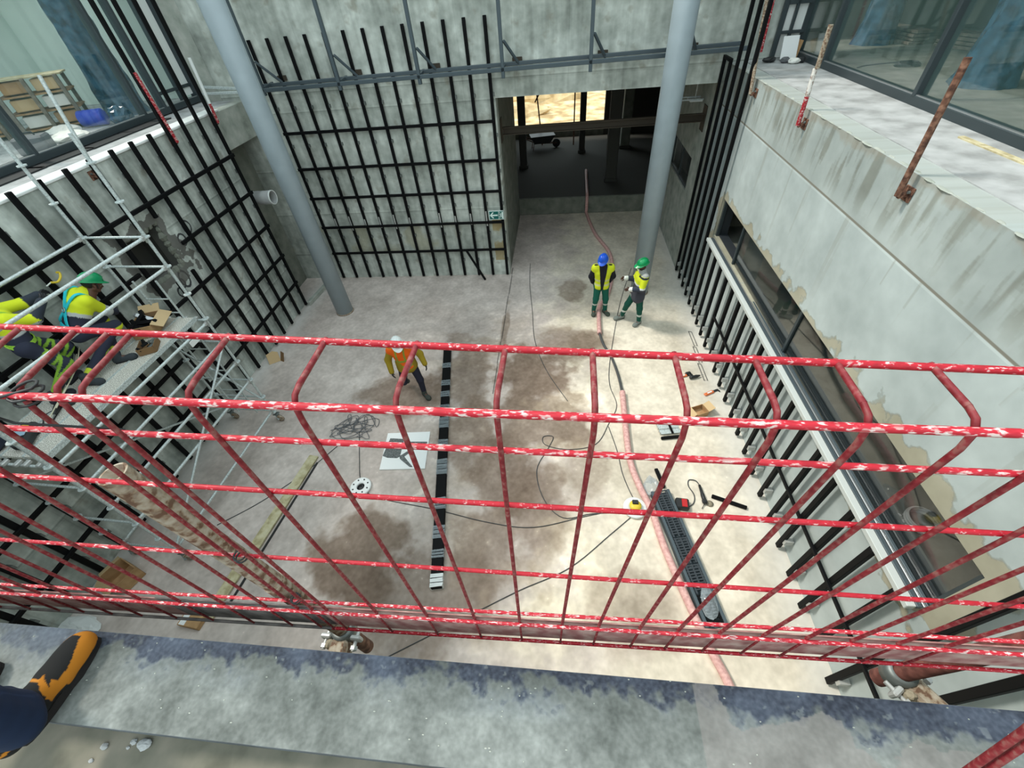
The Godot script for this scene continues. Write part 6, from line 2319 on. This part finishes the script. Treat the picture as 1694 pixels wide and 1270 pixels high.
func harness(t, col):
	var a = t.get_meta("parts_axes")
	t.remove_meta("parts_axes")
	var side = a[0]
	var up = a[1]
	var fwd = a[2]
	var hips = a[3]
	var chest = a[4]
	var m = mat(col, 0.7)
	var h = (chest - hips).dot(up)
	var P = func(s, u, f): return hips + side * s + up * u + fwd * f
	var st = S()
	for s in [-1, 1]:
		# from shoulder to the opposite hip across the back, and leg loop
		var pts = spl([P.call(0.13 * s, h + 0.03, 0.09), P.call(0.13 * s, h + 0.085, 0.0), P.call(0.1 * s, h + 0.02, -0.12), P.call(0.0, h * 0.55, -0.15), P.call(-0.1 * s, h * 0.2, -0.14), P.call(-0.17 * s, 0.02, -0.05)], 5)
		for i in pts.size() - 1:
			bar(st, pts[i], pts[i + 1] + (pts[i + 1] - pts[i]) * 0.08, 0.012, 0.045, side)
	var ring = []
	for j in 25:
		var an = TAU * j / 24
		ring.append(P.call(sin(an) * 0.19, 0.07, cos(an) * 0.15))
	for j in 24:
		bar(st, ring[j], ring[j + 1] + (ring[j + 1] - ring[j]) * 0.08, 0.012, 0.045, up)
	put("harness", st, m, t)
	st = S()
	var r2 = []
	for j in 13:
		var an = TAU * j / 12
		r2.append(P.call(sin(an) * 0.03, h * 0.55 + cos(an) * 0.03, -0.165))
	tube(st, r2, 0.006, 6, false)
	put("harness_ring", st, M.steel, t)

# the person standing next to the camera: only a boot and jeans leg reach into the picture
func build_bystander():
	var navy = Color8(16, 34, 66)
	var b = v3(-1.66, 5.2, -0.02)
	var t = thing("person", "person standing on the kerb: blue jeans leg and black-ochre work shoe", "person", b)
	var sk = Color8(150, 112, 90)
	var acc = acc_new()
	var far = v3(-0.3, 0, 0.1)
	sdf(acc, [[v3(0, 0.09, 0.0), v3(-0.03, 0.46, 0.05), 0.035, 0.05, sk], [v3(-0.03, 0.46, 0.05), v3(-0.07, 0.9, 0.12), 0.055, 0.08, sk], [v3(0, 0.06, 0), v3(0.01, 0.04, -0.17), 0.03, 0.025, sk], [far + v3(0, 0.09, 0.0), far + v3(0.02, 0.46, 0.04), 0.035, 0.05, sk], [far + v3(0.02, 0.46, 0.04), far + v3(0.08, 0.9, 0.03), 0.055, 0.08, sk], [far + v3(0, 0.06, 0), far + v3(0, 0.04, -0.17), 0.03, 0.025, sk], [v3(-0.15, 0.95, 0.12), v3(-0.15, 1.4, 0.12), 0.13, 0.14, sk], [v3(-0.33, 1.38, 0.12), v3(0.03, 1.38, 0.12), 0.06, 0.06, sk], [v3(0.04, 1.38, 0.12), v3(0.1, 1.1, 0.16), 0.05, 0.042, sk], [v3(0.1, 1.1, 0.16), v3(0.08, 0.86, 0.1), 0.042, 0.03, sk], [v3(-0.34, 1.38, 0.12), v3(-0.4, 1.1, 0.16), 0.05, 0.042, sk], [v3(-0.4, 1.1, 0.16), v3(-0.38, 0.86, 0.1), 0.042, 0.03, sk]], 0.02, 0.0, 0.03)
	add_head(acc, v3(-0.15, 1.62, 0.1), head_basis(v3(0.2, -0.2, -1)), sk, Color8(28, 22, 20), false)
	for q in [[v3(0.08, 0.86, 0.1), -1.0], [v3(-0.38, 0.86, 0.1), 1.0]]:
		sdf(acc, hand_bones(q[0], v3(0, -1, -0.15), v3(q[1], 0, 0), q[1], 0.35, sk), 0.007, 0.0, 0.008)
	put_acc("body", acc, M.skin, t)
	acc = acc_new()
	# jeans with a stack of creases at the hem
	var jb = []
	for f in [v3(0, 0, 0), far]:
		jb.append([f + v3(0.012, 0.11, 0.0), f + v3(-0.02, 0.5, 0.05), 0.072, 0.082, navy])
		jb.append([f + v3(-0.02, 0.5, 0.05), f + v3(-0.06, 0.92, 0.11), 0.084, 0.1, navy])
		for k in 4:
			jb.append([f + v3(-0.05, 0.12 + 0.05 * k, -0.02 + 0.014 * sin(k * 2.0)), f + v3(0.06, 0.1 + 0.052 * k, 0.01), 0.056, 0.05, navy])
	jb.append([v3(-0.24, 0.95, 0.12), v3(-0.06, 0.95, 0.12), 0.12, 0.12, navy])
	var jf = func(p):
		return navy.lightened(0.06) if absf(p.x - 0.05 - 0.02 * p.y) < 0.004 else navy
	sdf(acc, jb, 0.011, 0.004, 0.02, jf)
	put_acc("jeans", acc, M.cloth, t)
	acc = acc_new()
	var jk = Color8(40, 44, 50)
	sdf(acc, [[v3(-0.15, 0.95, 0.12), v3(-0.15, 1.4, 0.12), 0.15, 0.155, jk], [v3(-0.33, 1.38, 0.12), v3(0.03, 1.38, 0.12), 0.07, 0.07, jk], [v3(0.04, 1.38, 0.12), v3(0.1, 1.1, 0.16), 0.06, 0.05, jk], [v3(0.1, 1.1, 0.16), v3(0.08, 0.89, 0.1), 0.05, 0.04, jk], [v3(-0.34, 1.38, 0.12), v3(-0.4, 1.1, 0.16), 0.06, 0.05, jk], [v3(-0.4, 1.1, 0.16), v3(-0.38, 0.89, 0.1), 0.05, 0.04, jk]], 0.02, 0.012, 0.03)
	put_acc("jacket", acc, M.cloth, t)
	for f in [Vector3.ZERO, far]:
		shoe(t, f)

func shoe(t, o):
	var black = Color8(24, 24, 26)
	var ochre = Color8(184, 116, 24)
	var col = func(p):
		var q = p - o
		# ochre rim round the toe, a strip up the outer quarter, piping at the heel
		var l = -q.z
		var half = 0.054 - 2.6 * pow(maxf(l - 0.13, 0.0), 2.0)
		var edge = half - absf(q.x - 0.004)
		if l > 0.105 and edge < (0.011 if q.x > 0.0 else 0.006) and q.y > 0.034:
			return ochre
		if l > 0.234 and q.y > 0.03:
			return ochre
		var k = l - 0.105 + (q.x - 0.012) * 0.9
		if q.x > 0.008 and absf(k) < 0.009 and q.y > 0.05:
			return ochre
		if q.x > 0.034 and l > 0.06 and l < 0.11 and q.y > 0.045 and q.y < 0.07 + (l - 0.05) * 0.3:
			return ochre
		if absf(l - 0.1) < 0.0045 and q.y > 0.07 and q.x < 0.012:
			return Color8(196, 128, 44)
		if l < 0.02 and absf(q.y - 0.075 - 0.35 * (l + 0.03)) < 0.005:
			return ochre
		return black
	var acc = acc_new()
	sdf(acc, [[o + v3(0, 0.05, 0.045), o + v3(0, 0.055, -0.05), 0.038, 0.04, black], [o + v3(0, 0.11, 0.02), o + v3(0, 0.07, -0.02), 0.045, 0.042, black], [o + v3(0.0, 0.085, -0.02), o + v3(0.0, 0.05, -0.12), 0.036, 0.036, black], [o + v3(0.016, 0.045, -0.12), o + v3(0.012, 0.042, -0.2), 0.037, 0.034, black], [o + v3(-0.016, 0.045, -0.12), o + v3(-0.008, 0.042, -0.2), 0.037, 0.034, black], [o + v3(0.004, 0.045, -0.18), o + v3(0.004, 0.04, -0.215), 0.038, 0.034, black]], 0.0042, 0.003, 0.03, col)
	var s = put_acc("work_shoe", acc, M.cloth, t)
	var st = S()
	var poly = []
	for k in 28:
		var a = TAU * k / 28
		var l = sin(a) * 0.152
		var w = (0.05 if l > 0 else 0.043) * pow(absf(cos(a)), 0.6) * signf(cos(a))
		poly.append(Vector2(w + 0.002, l + 0.098))
	prism(st, poly, 0.03, Transform3D(Basis(Vector3.RIGHT, -PI / 2), o + v3(0, 0.0, 0.0)))
	put("sole", st, mat(Color8(30, 26, 26), 0.9), s)
	st = S()
	for k in 4:
		var l = 0.045 + 0.017 * k
		tube(st, [o + v3(-0.026, 0.088 - 0.006 * k, -l), o + v3(0, 0.112 - 0.009 * k, -l - 0.006), o + v3(0.026, 0.088 - 0.006 * k, -l)], 0.0035, 5)
	put("laces", st, mat(Color8(120, 92, 60), 0.8), s)
